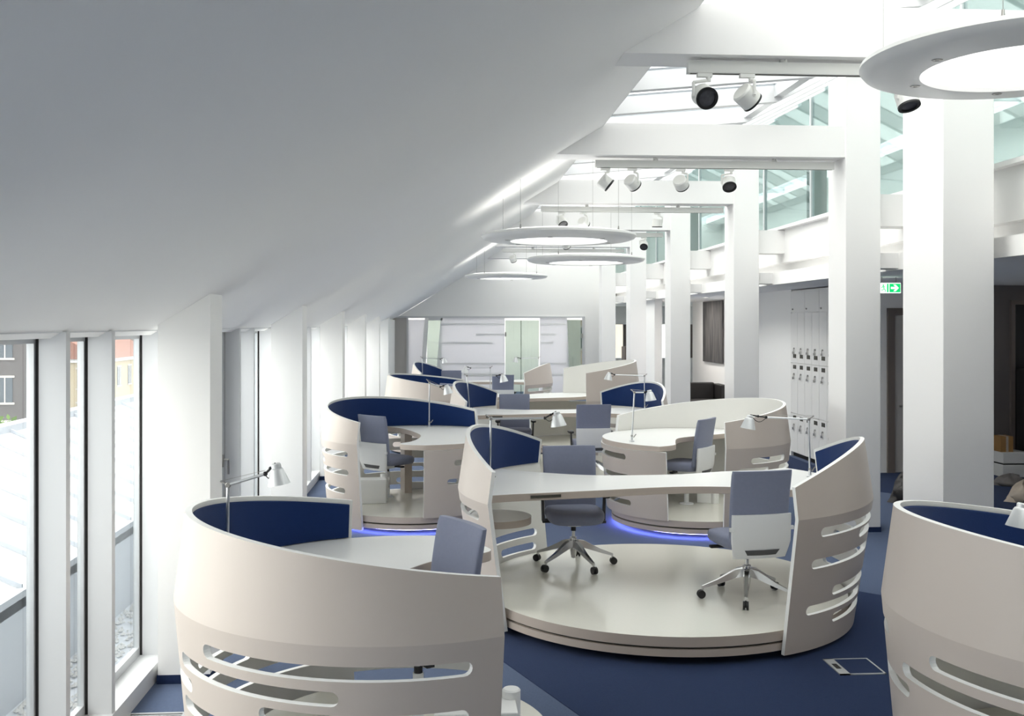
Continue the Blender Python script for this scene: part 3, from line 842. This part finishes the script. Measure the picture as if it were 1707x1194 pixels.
# mid right pod
R4 = 1.06; ri = in_r(R4)
desk4 = spline([polar(R4 + 0.07, 236), (-0.50, -0.86), (-0.40, -0.74), (-0.36, -0.55), (-0.22, -0.10), (0.10, 0.14), (0.40, 0.32), (0.75, 0.55), polar(ri, 42)]) + arc(ri, 46, 134) + arc(R4 + 0.07, 140, 233)
pod_c = single_pod((3.08, 12.4), R4, -86, 138, (138, 240), desk4, 'beige pod with white lining and lobed desk in front of the lockers', blue=False, axis=10, zbase=1.36, amp=0.15,
                   slots=[(0.90, -70, -38, 0.034), (0.79, -45, -8, 0.034), (0.80, -78, -56, 0.02), (0.66, -60, -20, 0.034), (0.52, -74, -35, 0.034), (0.38, -50, -10, 0.034), (0.88, 18, 46, 0.034), (0.76, 16, 44, 0.034), (0.86, -18, 0, 0.034)],
                   low_slots=[(0.90, 160, 212, 0.034), (0.66, 170, 214, 0.034), (0.36, 165, 214, 0.034)], box=(0.2, 0.2, 70), led=True)
# front right pod
R5 = 1.08; ri = in_r(R5)
desk5 = spline([polar(ri, 185), (-0.55, 0.25), (-0.06, 0.15), (0.25, 0.38), (0.62, 0.55), (0.66, 0.66), polar(1.02, 54)]) + arc(ri, 56, 180)
pod_d = single_pod((3.36, 4.74), R5, 70, 285, (40, 70), desk5, 'beige pod with navy lining cut off by the right edge of the picture', axis=185, zbase=1.36, amp=0.17,
                   slots=[(0.905, 190, 248, 0.034), (0.79, 177, 216, 0.034), (0.92, 150, 168, 0.034), (0.79, 230, 272, 0.034), (0.69, 158, 180, 0.034), (0.68, 200, 262, 0.034), (0.56, 198, 245, 0.034), (0.44, 190, 225, 0.034), (0.32, 205, 262, 0.034)])
cbl = MB(); cp = [(0.02 * math.cos(2.4 * t) - 0.78 + 0.05 * t, -0.25 + 0.03 * math.sin(3.1 * t), 0.84 + 0.05 * math.sin(2 * t)) for t in [0.25 * i for i in range(14)]]
for p_, q_ in zip(cp, cp[1:]): cbl.tube(p_, q_, 0.006, n=6)
cbl.build('power_cable', 'black_plastic', pod_d, smooth=60)
# far left pod
R7 = 1.09; ri = in_r(R7)
desk7 = spline([polar(ri, 112), (-0.30, 0.92), (-0.10, 0.45), (0.10, 0.05), (0.40, -0.35), (0.72, -0.62), (0.88, -0.6), polar(R7 + 0.07, -28)]) + arc(R7 + 0.07, -26, 40) + arc(ri, 46, 108)
pod_e = single_pod((0.03, 20.0), R7, 70, 290, (-36, 70), desk7, 'smaller looking beige pod with thin navy rim behind the mid left pod', axis=170, zbase=1.34, amp=0.14)
# far right pod
R8 = 1.08; ri = in_r(R8)
desk8 = spline([polar(R8 + 0.07, 205), (-0.85, -0.42), (-0.45, -0.30), (0.0, -0.1), (0.4, 0.3), (0.75, 0.5), polar(ri, 42)]) + arc(ri, 46, 98) + arc(R8 + 0.07, 104, 202)
pod_f = single_pod((2.62, 19.55), R8, -92, 100, (100, 205), desk8, 'taupe pod with white lining and high rim beside the far columns', blue=False, axis=4, zbase=1.58, amp=0.18,
                   slots=[(0.92, -80, -45, 0.034), (0.80, -50, -10, 0.034), (0.92, 60, 95, 0.034), (0.70, -70, -30, 0.034)])

def double_pod(c, R, L, Rt, label, slotsL, slotsR, zl=(0.66, 0.88), zr=(0.66, 0.86), rot=0.0, shelf=True):
    p = tag(empty('workstation_pod', (c[0], c[1], 0)), label, 'workstation', 'wide two-person workstation pods')
    platform(p, R)
    low, up = 0.15, 0.15
    for (a0, a1), slots, (zb, am) in ((L, slotsL, zl), (Rt, slotsR, zr)):
        ax = 0.5 * (a0 + a1)
        zt = lambda a, ax=ax, zb=zb, am=am: zb + am * math.cos(R_(a - ax))
        s = shell(p, 'shell', R, a0, a1, zt, slots, low, up)
        felt(s, R, a0, a1, zt, low, up)
    ri = in_r(R, low)
    front = [(-1.31, -0.42), (-1.05, -0.37), (-0.61, -0.28), (0.08, -0.13), (0.60, -0.17), (1.10, -0.38)]
    back = [(1.20, 0.80), (0.77, 0.74), (0.25, 0.58), (-0.47, 0.58), (-0.98, 0.80), (-1.15, 0.92)]
    if rot:
        r2 = Matrix.Rotation(R_(rot), 2)
        front = [tuple(r2 @ Vector(q)) for q in front]; back = [tuple(r2 @ Vector(q)) for q in back]
    def ang(q): return math.degrees(math.atan2(q[1], q[0]))
    af, ab = ang(front[-1]), ang(back[0])
    bf, bb = ang(back[-1]), ang(front[0]) % 360
    poly = spline(front) + arc(ri, af, ab)[0:] + spline(back) + arc(ri, bf, bb)
    w = worktop(p, poly)
    cs = MB().box(-0.13, 0.13, -0.004, 0.004, -0.011, 0.011)
    q = Vector(front[1]); d = (Vector(front[2]) - q).normalized()
    M = Matrix.Translation((q.x + 0.02, q.y - 0.001, ZD - 0.03)) @ Matrix.Rotation(math.atan2(d.y, d.x), 4, 'Z')
    cs.v = [tuple(M @ Vector(v)) for v in cs.v]
    cs.build('cable_slot', 'slot_dark', w)
    if shelf:
        sd = MB().prism(arc(0.30, 0, 350, 10), 'z', 0.70, 0.76, 1, top=0)
        m0 = polar(R - 0.18, L[0] + 48)
        sd.v = [(x + m0[0], y + m0[1], z) for x, y, z in sd.v]
        sd.build('side_shelf', ['white_laminate', 'taupe_edge'], p, smooth=30)
    return p
SR = [(0.935, -60, -8), (0.845, -40, -12), (0.70, -62, -28), (0.57, -26, 8), (0.46, -52, -18), (0.35, -62, -30), (0.24, -50, -20), (0.72, -8, 15), (0.33, -12, 12)]
SLf = [(0.93, 172, 203), (0.80, 150, 176), (0.66, 168, 196), (0.40, 126, 152), (0.27, 127, 146), (0.40, 175, 200), (0.55, 130, 150)]
def h(s, d=0): return [(z, a + d, b + d, 0.036) for z, a, b in s]
pod_g = double_pod((1.87, 8.75), 1.60, (122, 209), (-68, 20), 'large round two-person pod with concave white desk in the middle of the foreground', h(SLf), h(SR))
pod_h = double_pod((1.80, 16.0), 1.58, (122, 209), (-27, 58), 'two-person pod in the middle distance behind the large round pod', h(SLf), h(SR, 40))
pod_i = double_pod((0.92, 24.8), 1.58, (125, 210), (-57, 22), 'two-person pod farthest away in front of the glazed end wall', h(SLf), h(SR, 6))

# ------------------------------------------------------------------ office chairs
def superring(hw, ht, cx, cy, z, n=28, e=4.0, bow=0.0, tilt=0.0):
    out = []
    for i in range(n):
        a = 2 * PI * i / n
        c, s = math.cos(a), math.sin(a)
        x = math.copysign(abs(c) ** (2 / e), c) * hw; y = math.copysign(abs(s) ** (2 / e), s) * ht
        out.append((cx + x, cy + y + bow * (x / hw) ** 2, z))
    return out
CH = {}
def chair_meshes():
    s = MB()
    rg = []
    for z, f in ((0.432, 0.86), (0.445, 0.95), (0.475, 1.0), (0.51, 1.0), (0.532, 0.95), (0.540, 0.80)):
        rg.append([(x, y, zz - max(0, y - 0.10) ** 2 * 0.45) for x, y, zz in superring(0.262 * f, 0.262 * f, 0, 0.045, z, 36, 4.2)])
    CH['seat'] = s.rings(rg).mesh('seat', 'chair_fabric', 50)
    b = MB(); rg = []
    for k in range(13):
        t = k / 12
        z = 0.50 + 0.59 * t
        f = 0.82 if k in (0, 12) else (0.96 if k in (1, 11) else 1.0)
        y = -0.225 - 0.035 * t - 0.045 * t * t
        zz = z - (0.012 if k == 12 else 0)
        rg.append(superring((0.245 + 0.012 * t) * (0.985 if f < 0.9 else 1), 0.034 * f * (1 - 0.25 * t), 0, y, zz, 36, 5, 0.03))
    CH['backrest'] = b.rings(rg).mesh('backrest', 'chair_fabric', 50)
    w = MB(); rg = []
    for k in range(9):
        t = k / 8
        z = 0.375 + 0.355 * t
        hw = 0.225 + 0.030 * min(1, t * 2.5)
        y = -0.275 - 0.018 * t + 0.10 * max(0, 0.35 - t) ** 1.2
        rg.append(superring(hw, 0.016 if k not in (0, 8) else 0.012, 0, y, z, 36, 6, 0.03))
    CH['back_shell'] = w.rings(rg).mesh('back_shell', 'chair_plastic', 50)
    h_ = MB(); hr = []
    for i in range(9):
        q = -1 + i / 4
        x = 0.15 * q
        col = []
        for z in (0.405, 0.448):
            t = (z - 0.375) / 0.355
            ys = -0.275 - 0.018 * t + 0.10 * max(0, 0.35 - t) ** 1.2 + 0.03 * (x / 0.235) ** 2 - 0.0165
            xx = x * (0.82 if z < 0.42 else 1.0)
            col += [(xx, ys - 0.003, z), (xx, ys + 0.008, z)]
        hr.append([col[0], col[1], col[3], col[2]])
    CH['grip_opening'] = h_.rings(hr).mesh('grip_opening', 'dark_grey_plastic')
    m = MB()
    m.rings([superring(0.07, 0.08, 0, 0, 0.375, 20, 3), superring(0.15, 0.16, 0, 0.0, 0.405, 20, 3), superring(0.17, 0.18, 0, 0.0, 0.436, 20, 3)])
    m.box(-0.05, 0.05, -0.27, -0.08, 0.385, 0.41)
    CH['mechanism'] = m.mesh('mechanism', 'chair_plastic', 40)
    pb = MB().lathe([(0.001, 0.335), (0.030, 0.335), (0.030, 0.02), (0.085, 0.012), (0.09, 0.001), (0.001, 0.001)], 20)
    CH['pedestal_post'] = pb.mesh('pedestal_post', 'chair_plastic', 40)
    kb = MB().box(-0.275, -0.245, -0.275, -0.255, 0.60, 0.63).box(0.245, 0.275, -0.275, -0.255, 0.60, 0.63)
    CH['side_knob'] = kb.mesh('side_knob', 'chair_plastic')
    lv = MB().box(0.15, 0.29, -0.02, 0.025, 0.405, 0.425).box(-0.29, -0.15, 0.05, 0.095, 0.405, 0.425)
    CH['lever'] = lv.mesh('lever', 'black_plastic')
    c = MB().lathe([(0.001, 0.43), (0.016, 0.43), (0.016, 0.27), (0.034, 0.265), (0.036, 0.245), (0.03, 0.13), (0.022, 0.075), (0.001, 0.07)], 18)
    CH['gas_column'] = c.mesh('gas_column', 'chrome', 40)
    CH['column_sleeve'] = MB().lathe([(0.001, 0.37), (0.024, 0.37), (0.024, 0.325), (0.001, 0.325)], 14).mesh('column_sleeve', 'black_plastic', 40)
    l = MB(); rg = []
    for r, hw, z0, z1 in ((0.02, 0.03, 0.18, 0.245), (0.10, 0.027, 0.165, 0.23), (0.25, 0.019, 0.115, 0.15), (0.375, 0.014, 0.08, 0.10)):
        rg.append([(-hw, r, z0), (hw, r, z0), (hw * 0.7, r, z1), (-hw * 0.7, r, z1)])
    l.rings(rg)
    l.tube((0, 0.368, 0.05), (0, 0.368, 0.09), 0.010, n=8)
    CH['base_leg'] = l.mesh('base_leg', 'chrome', 30)
    k = MB()
    for a in (-0.022, 0.005):
        k.tube((a, 0.38, 0.034), (a + 0.017, 0.38, 0.034), 0.033, n=16)
    k.box(-0.006, 0.006, 0.36, 0.40, 0.02, 0.06)
    CH['caster'] = k.mesh('caster', 'black_plastic', 40)
    a = MB()
    a.tube((0.20, 0.0, 0.42), (0.285, 0.0, 0.43), 0.016, n=8)
    a.rings([[(0.27, -0.03, 0.42), (0.295, -0.03, 0.42), (0.295, 0.03, 0.42), (0.27, 0.03, 0.42)], [(0.282, -0.025, 0.64), (0.302, -0.025, 0.64), (0.302, 0.02, 0.64), (0.282, 0.02, 0.64)]])
    CH['arm_post_r'] = a.mesh('arm_post', 'dark_grey_plastic', 30)
    a2 = MB(); a2.v = [(-x, y, z) for x, y, z in a.v]; a2.f = a.f; a2.m = a.m
    CH['arm_post_l'] = a2.mesh('arm_post', 'dark_grey_plastic', 30)
    for sname, sx in (('r', 1), ('l', -1)):
        q = MB().rings([superring(0.036, 0.115, 0.292 * sx, 0.02, 0.64, 24, 3), superring(0.043, 0.125, 0.292 * sx, 0.02, 0.652, 24, 3), superring(0.038, 0.118, 0.292 * sx, 0.02, 0.668, 24, 3)])
        CH['arm_pad_' + sname] = q.mesh('arm_pad', 'black_plastic', 40)
chair_meshes()
def chair(x, y, face, label, arms, z=ZP, spin=0, group='blue-grey swivel chairs', post=False, lift=0.0):
    c = tag(empty('office_chair', (x, y, z + 0.001), R_(face - 90)), label, 'chair', group)
    up = (0, 0, lift)
    for n in ('seat', 'backrest', 'mechanism', 'lever'):
        link(n, CH[n], c, up)
    link('column_sleeve', CH['column_sleeve'], c)
    bs = link('back_shell', CH['back_shell'], c, up)
    link('grip_opening', CH['grip_opening'], bs)
    if not arms: link('side_knob', CH['side_knob'], bs)
    link('gas_column', CH['gas_column'], c)
    if post:
        link('pedestal_post', CH['pedestal_post'], c)
    else:
        for i in range(5):
            lg = link('base_leg', CH['base_leg'], c, rz=R_(spin + 72 * i))
            link('caster', CH['caster'], lg)
    if arms:
        for s in 'lr':
            ap = link('arm_post', CH['arm_post_' + s], c); link('arm_pad', CH['arm_pad_' + s], ap)
    return c
chair(-0.14, 5.60, 208, 'blue-grey swivel chair inside the left foreground pod, only its tilted back rising over the rim', False, post=True, lift=0.05)
chair(1.20, 9.41, 272, 'blue-grey swivel chair facing the camera behind the big concave desk', True, spin=20)
chair(2.48, 8.22, 99, 'blue-grey swivel chair with white back shell turned away on the large round platform', False, spin=81)
chair(-0.73, 13.3, 46, 'blue-grey swivel chair in the mid left pod facing its wavy desk', False, post=True)
chair(3.02, 12.55, 142, 'blue-grey swivel chair in the white-lined pod before the lockers', False, post=True)
chair(1.17, 16.66, 270, 'blue-grey swivel chair facing the camera behind the second two-person desk', True)
chair(2.16, 14.95, 92, 'blue-grey swivel chair with black armrests, its back to the camera in the middle distance', True)
chair(-0.15, 19.85, 215, 'blue-grey swivel chair inside the far left pod, only a sliver of its back showing', False, post=True)
chair(0.19, 25.46, 270, 'blue-grey swivel chair behind the farthest desk facing the camera', True)
chair(1.35, 23.72, 92, 'blue-grey swivel chair in front of the farthest desk with its back to the camera', True)

# ------------------------------------------------------------------ desk lamps
def lamp(base, top, end, head, label, s=0.86, droop=0.9):
    b0 = Vector(base)
    root = tag(empty('desk_lamp', base), label, 'lamp', 'aluminium articulated desk lamps')
    L = lambda p: Vector(p) - b0
    T, Ee, Hd = L(top), L(end), L(head)
    MB().lathe([(0.001, 0.002), (0.03, 0.002), (0.03, 0.012), (0.013, 0.02), (0.013, 0.06), (0.001, 0.06)], 16).build('base_mount', 'brushed_aluminium', root, smooth=40)
    Bs = Vector((0, 0, 0.04))
    la = MB().tube(Bs, T, 0.0095, n=10).build('lower_arm', 'brushed_aluminium', root, smooth=40)
    kn = MB().tube(Bs + Vector((0.02, 0, 0.01)), Bs + Vector((0.05, 0, 0.05)), 0.006, n=8).sphere(Bs + Vector((0.0, 0, 0.03)), 0.015, 10).build('pivot_joint', 'steel', la, smooth=50)
    ua = MB().tube(T, Ee, 0.0085, n=10).build('upper_arm', 'brushed_aluminium', root, smooth=40)
    d = (Ee - T).normalized()
    up = Vector((0, 0, 1))
    MB().sphere(T, 0.017, 10).tube(T, T - d * 0.045 + up * 0.035, 0.006, n=8).tube(T - Vector((0, 0.016, 0)), T + Vector((0, 0.016, 0)), 0.012, n=10).build('elbow_joint', 'steel', ua, smooth=50)
    MB().tube(T - d * 0.045 + up * 0.035, Ee + up * 0.02, 0.0016, n=5).build('tension_wire', 'steel', ua)
    # head
    ax = (d * 0.42 - up * droop).normalized()
    hd = MB()
    M = Matrix.Translation(Hd) @ ax.to_track_quat('Z', 'Y').to_matrix().to_4x4()
    sh_ = MB()
    sh_.lathe([(a_ * s, z_ * s) for a_, z_ in [(0.028, -0.062), (0.040, -0.057), (0.047, -0.046), (0.080, 0.058), (0.077, 0.058), (0.043, -0.042), (0.026, -0.056)]], 28, closed=True)
    sh_.v = [tuple(M @ Vector(v)) for v in sh_.v]
    so_ = sh_.build('lamp_shade', 'lamp_shade_metal', root, smooth=40)
    sk = MB().lathe([(0.001, -0.075), (0.022, -0.075), (0.028, -0.07), (0.028, 0.0), (0.001, 0.0)], 16)
    sk.sphere((0, 0, 0.012), 0.026, 12)
    sk.v = [tuple(M @ Vector(v)) for v in sk.v]
    sk.build('socket', 'lamp_shade_metal', so_, smooth=40)
    neck = M @ Vector((0, 0, -0.075))
    MB().tube(Ee, neck, 0.007, n=8).sphere(Ee, 0.014, 10).sphere((Ee + neck) / 2, 0.012, 10).build('head_joint', 'black_plastic', ua, smooth=50)
    cb = MB(); pts = []
    for i in range(9):
        t = i / 8
        q = Ee.lerp(neck, t) + Vector((0, -0.012, -0.05 * math.sin(PI * t)))
        pts.append(q)
    for a, b in zip(pts, pts[1:]): cb.tube(a, b, 0.003, n=6)
    cb.build('cable', 'black_plastic', ua, smooth=60)
    return root
Zd = ZD + 0.001
lamp((-1.22, 5.85, Zd), (-1.22, 5.87, 1.54), (-1.01, 5.86, 1.603), (-0.94, 5.86, 1.588), 'aluminium desk lamp on the left foreground pod before the white column', s=0.8, droop=2.6)
lamp((0.39, 8.72, Zd), (0.40, 8.70, 1.645), (0.86, 8.67, 1.650), (0.97, 8.66, 1.632), 'aluminium desk lamp reaching right from the left end of the big concave desk', droop=2.6)
lamp((3.33, 9.10, Zd), (3.32, 9.10, 1.585), (2.93, 9.12, 1.603), (2.77, 9.12, 1.550), 'aluminium desk lamp reaching left from the right end of the big concave desk', droop=2.4)
lamp((-0.20, 13.90, Zd), (-0.195, 13.90, 1.655), (-0.05, 13.90, 1.60), (0.05, 13.90, 1.555), 'aluminium desk lamp standing on the wavy desk of the mid left pod', droop=1.6)
lamp((2.22, 11.95, Zd), (2.25, 11.95, 1.645), (2.37, 11.93, 1.645), (2.43, 11.91, 1.60), 'aluminium desk lamp on the lobed desk of the white-lined pod', droop=3.0)
lamp((3.05, 5.15, Zd), (3.22, 5.10, 1.60), (3.00, 5.06, 1.54), (2.95, 5.04, 1.46), 'aluminium desk lamp in the right foreground pod, its shade at the right picture edge', droop=2.5)
lamp((0.40, 15.95, Zd), (0.36, 15.98, 1.644), (0.82, 15.96, 1.644), (0.93, 15.95, 1.60), 'aluminium desk lamp at the left end of the second two-person desk', droop=2.0)
lamp((3.25, 16.35, Zd), (3.24, 16.35, 1.615), (2.76, 16.38, 1.635), (2.66, 16.38, 1.60), 'aluminium desk lamp at the navy-lined right end of the second two-person desk', droop=2.4)
lamp((0.90, 19.84, Zd), (0.90, 19.84, 1.605), (0.52, 19.87, 1.60), (0.41, 19.88, 1.56), 'aluminium desk lamp on the far left pod reaching left', droop=2.4)
lamp((-0.52, 25.0, Zd), (-0.53, 25.0, 1.63), (-0.09, 25.0, 1.60), (0.01, 25.0, 1.56), 'aluminium desk lamp at the left end of the farthest desk', droop=2.2)
lamp((2.32, 24.85, Zd), (2.31, 24.88, 1.625), (1.88, 24.90, 1.615), (1.75, 24.90, 1.575), 'aluminium desk lamp at the right end of the farthest desk against the green glass door', droop=2.2)

# ------------------------------------------------------------------ ring lights
def ring_light(c, Ro, label, wires):
    r = tag(empty('ring_pendant_light', c), label, 'lamp', 'round pendant ring lights')
    k = Ro / 0.98
    pr = [(0.615, 0.0), (0.70, 0.0), (0.735, 0.004), (0.90, 0.012), (0.955, 0.03), (0.98, 0.06), (0.975, 0.085), (0.93, 0.098), (0.75, 0.11), (0.615, 0.11)]
    MB().lathe([(a * k, z) for a, z in pr], 96, closed=True).build('ring_housing', 'ring_white', r, smooth=35)
    MB().lathe([(0.001, 0.03), (0.625 * k, 0.03), (0.625 * k, 0.045), (0.001, 0.045)], 72).build('diffuser', 'diffuser', r, smooth=30)
    MB().lathe([(0.66 * k, 0.112), (0.78 * k, 0.112), (0.78 * k, 0.122), (0.66 * k, 0.122)], 72, closed=True).build('added_uplight', 'added_uplight', r, smooth=30)  # added glowing ring, hidden from below, lights the ceiling
    for i in range(6):
        a = 2 * PI * (i + 0.25) / 6
        x, y = 0.68 * k * math.cos(a), 0.68 * k * math.sin(a)
        MB().lathe([(0.012, -0.004), (0.030, -0.004), (0.034, 0.001), (0.012, 0.001)], 14, (x, y, 0), closed=True).build('spot_insert', 'steel', r, smooth=30)
    for i in range(4):
        a = 2 * PI * i / 4 + 0.9
        x, y = 0.86 * k * math.cos(a), 0.86 * k * math.sin(a)
        X = c[0] + x
        zt = (slope_z(X) if X < XE else 4.98 + (0.1 * (X - XE) if X < 3.78 else 0.19 + 0.5 * (X - 3.78)) - 0.15) - c[2]
        g_ = MB().tube((x, y, 0.10), (x, y, 0.15), 0.013, 0.008, n=10).build('cable_grip', 'steel', r, smooth=40)
        MB().tube((x, y, 0.15), (x, y, zt), 0.0022, n=5).build('suspension_wire', 'steel', g_)
    return r
ring_light((3.58, 6.05, 4.02), 0.98, 'large white pendant ring light cut off by the upper right edge', 1)
ring_light((1.45, 12.85, 3.50), 0.98, 'white pendant ring light hanging over the aisle between the mid pods', 1)
ring_light((2.36, 16.88, 3.47), 0.98, 'white pendant ring light above the second two-person desk', 1)
ring_light((1.46, 23.96, 3.52), 0.98, 'small looking white pendant ring light before the far end wall', 1)

# ------------------------------------------------------------------ track lights
def track(x0, x1, y, z, label):
    t = tag(empty('lighting_track', (x0, y, z)), label, 'lighting track', 'white lighting tracks under the cross beams')
    MB().box(0, x1 - x0, -0.035, 0.035, 0, 0.085).build('rail', 'track_white', t)
    MB().box(0.02, x1 - x0 - 0.02, -0.012, 0.012, -0.002, 0.0).build('conductor_slot', 'slot_dark', t)
    n = 2
    for i in range(n):
        xx = (x1 - x0) * (0.25 + 0.5 * i)
        cp = MB().tube((xx, 0, 0.085), (xx, 0, 0.12), 0.03, n=14).build('wire_clamp', 'track_white', t, smooth=40)
        MB().tube((xx, -0.03, 0.10), (xx, -0.03, 0.42), 0.002, n=5).build('suspension_wire', 'steel', cp)
    return t
def spot(x, y, z, ax, label, s=1.0):
    """track spot: adapter at track underside z; ax = beam direction"""
    r = tag(empty('track_spotlight', (x, y, z)), label, 'spotlight', 'white track spotlights')
    MB().box(-0.055, 0.055, -0.02, 0.02, -0.028, -0.001).tube((0.03, 0, -0.028), (0.03, 0, -0.06), 0.018, n=12).build('adapter', 'spot_white', r)
    ax = Vector(ax).normalized()
    c = Vector((0, 0, -0.17))
    M = Matrix.Translation(c) @ ax.to_track_quat('Z', 'Y').to_matrix().to_4x4()
    hd = MB().lathe([(0.001, -0.07), (0.07, -0.07), (0.082, -0.055), (0.082, 0.065), (0.070, 0.065), (0.070, 0.04), (0.001, 0.04)], 28)
    hd.v = [tuple(M @ Vector(v)) for v in hd.v]
    hh = hd.build('spot_head', 'spot_white', r, smooth=35)
    rg = MB().lathe([(0.062, 0.052), (0.062, 0.068), (0.083, 0.068), (0.083, 0.052)], 28, closed=True); rg.v = [tuple(M @ Vector(v)) for v in rg.v]
    rg.build('front_ring', 'black_plastic', hh, smooth=35)
    ln = MB().lathe([(0.001, 0.056), (0.035, 0.058), (0.064, 0.056), (0.064, 0.045), (0.001, 0.045)], 24); ln.v = [tuple(M @ Vector(v)) for v in ln.v]
    ln.build('lens', 'lens_dark', hh, smooth=35)
    side = ax.cross(Vector((0, 0, 1)))
    side = side.normalized() if side.length > 0.05 else Vector((1, 0, 0))
    p = c + side * 0.085
    MB().tube((0.03, 0, -0.05), (p.x, p.y, -0.07), 0.012, n=8).tube((p.x, p.y, -0.07), p, 0.012, n=8).tube(p, c + side * 0.06, 0.016, n=10).build('bracket', 'spot_white', r, smooth=40)
    return r
def yb(k): return 11.714 + BAY * k + 0.21
track(1.80, 4.70, 7.45, 4.31, 'white lighting track under the nearest cross beam')
spot(1.92, 7.42, 4.305, (0.10, -0.9, -0.45), 'track spotlight with black ring aimed at the viewer on the nearest track')
spot(2.24, 7.42, 4.305, (0.75, 0.3, -0.55), 'white track spotlight seen from behind on the nearest track')
spot(3.46, 7.42, 4.305, (0.1, -0.35, -0.9), 'track spotlight half hidden behind the large ring light')
track(1.78, 4.65, yb(0), 4.30, 'white lighting track under the second cross beam')
spot(1.90, yb(0), 4.295, (0.75, -0.1, -0.6), 'leftmost white spotlight of the second track')
spot(2.22, yb(0), 4.295, (0.6, 0.5, -0.5), 'second white spotlight from the left on the second track')
spot(2.80, yb(0), 4.295, (0.4, 0.6, -0.45), 'third white spotlight from the left on the second track')
spot(3.38, yb(0), 4.295, (-0.05, -0.6, -0.75), 'rightmost spotlight of the second track showing its black ring')
track(1.58, 4.60, yb(1), 4.29, 'white lighting track under the third cross beam')
spot(1.92, yb(1), 4.285, (0.3, -0.6, -0.7), 'leftmost spotlight of the third track showing its black ring')
spot(2.28, yb(1), 4.285, (0.5, 0.5, -0.5), 'middle white spotlight of the third track')
spot(3.50, yb(1), 4.285, (0.0, 0.1, -1), 'rightmost white spotlight of the third track pointing down')
track(1.48, 4.60, yb(2), 4.29, 'white lighting track under the fourth cross beam behind the ring lights')
spot(2.55, yb(2), 4.285, (0.3, 0.5, -0.6), 'white spotlight on the fourth track seen above the ring light')
spot(4.2, yb(2), 4.285, (-0.2, -0.7, -0.6), 'spotlight at the right end of the fourth track')
track(1.48, 4.60, yb(3), 4.29, 'white lighting track under the farthest visible cross beam')
spot(1.75, yb(3), 4.285, (0.3, 0.5, -0.6), 'tiny white spotlight at the left of the farthest track')
spot(4.1, yb(3), 4.285, (0.1, -0.5, -0.8), 'tiny spotlight at the right of the farthest track')
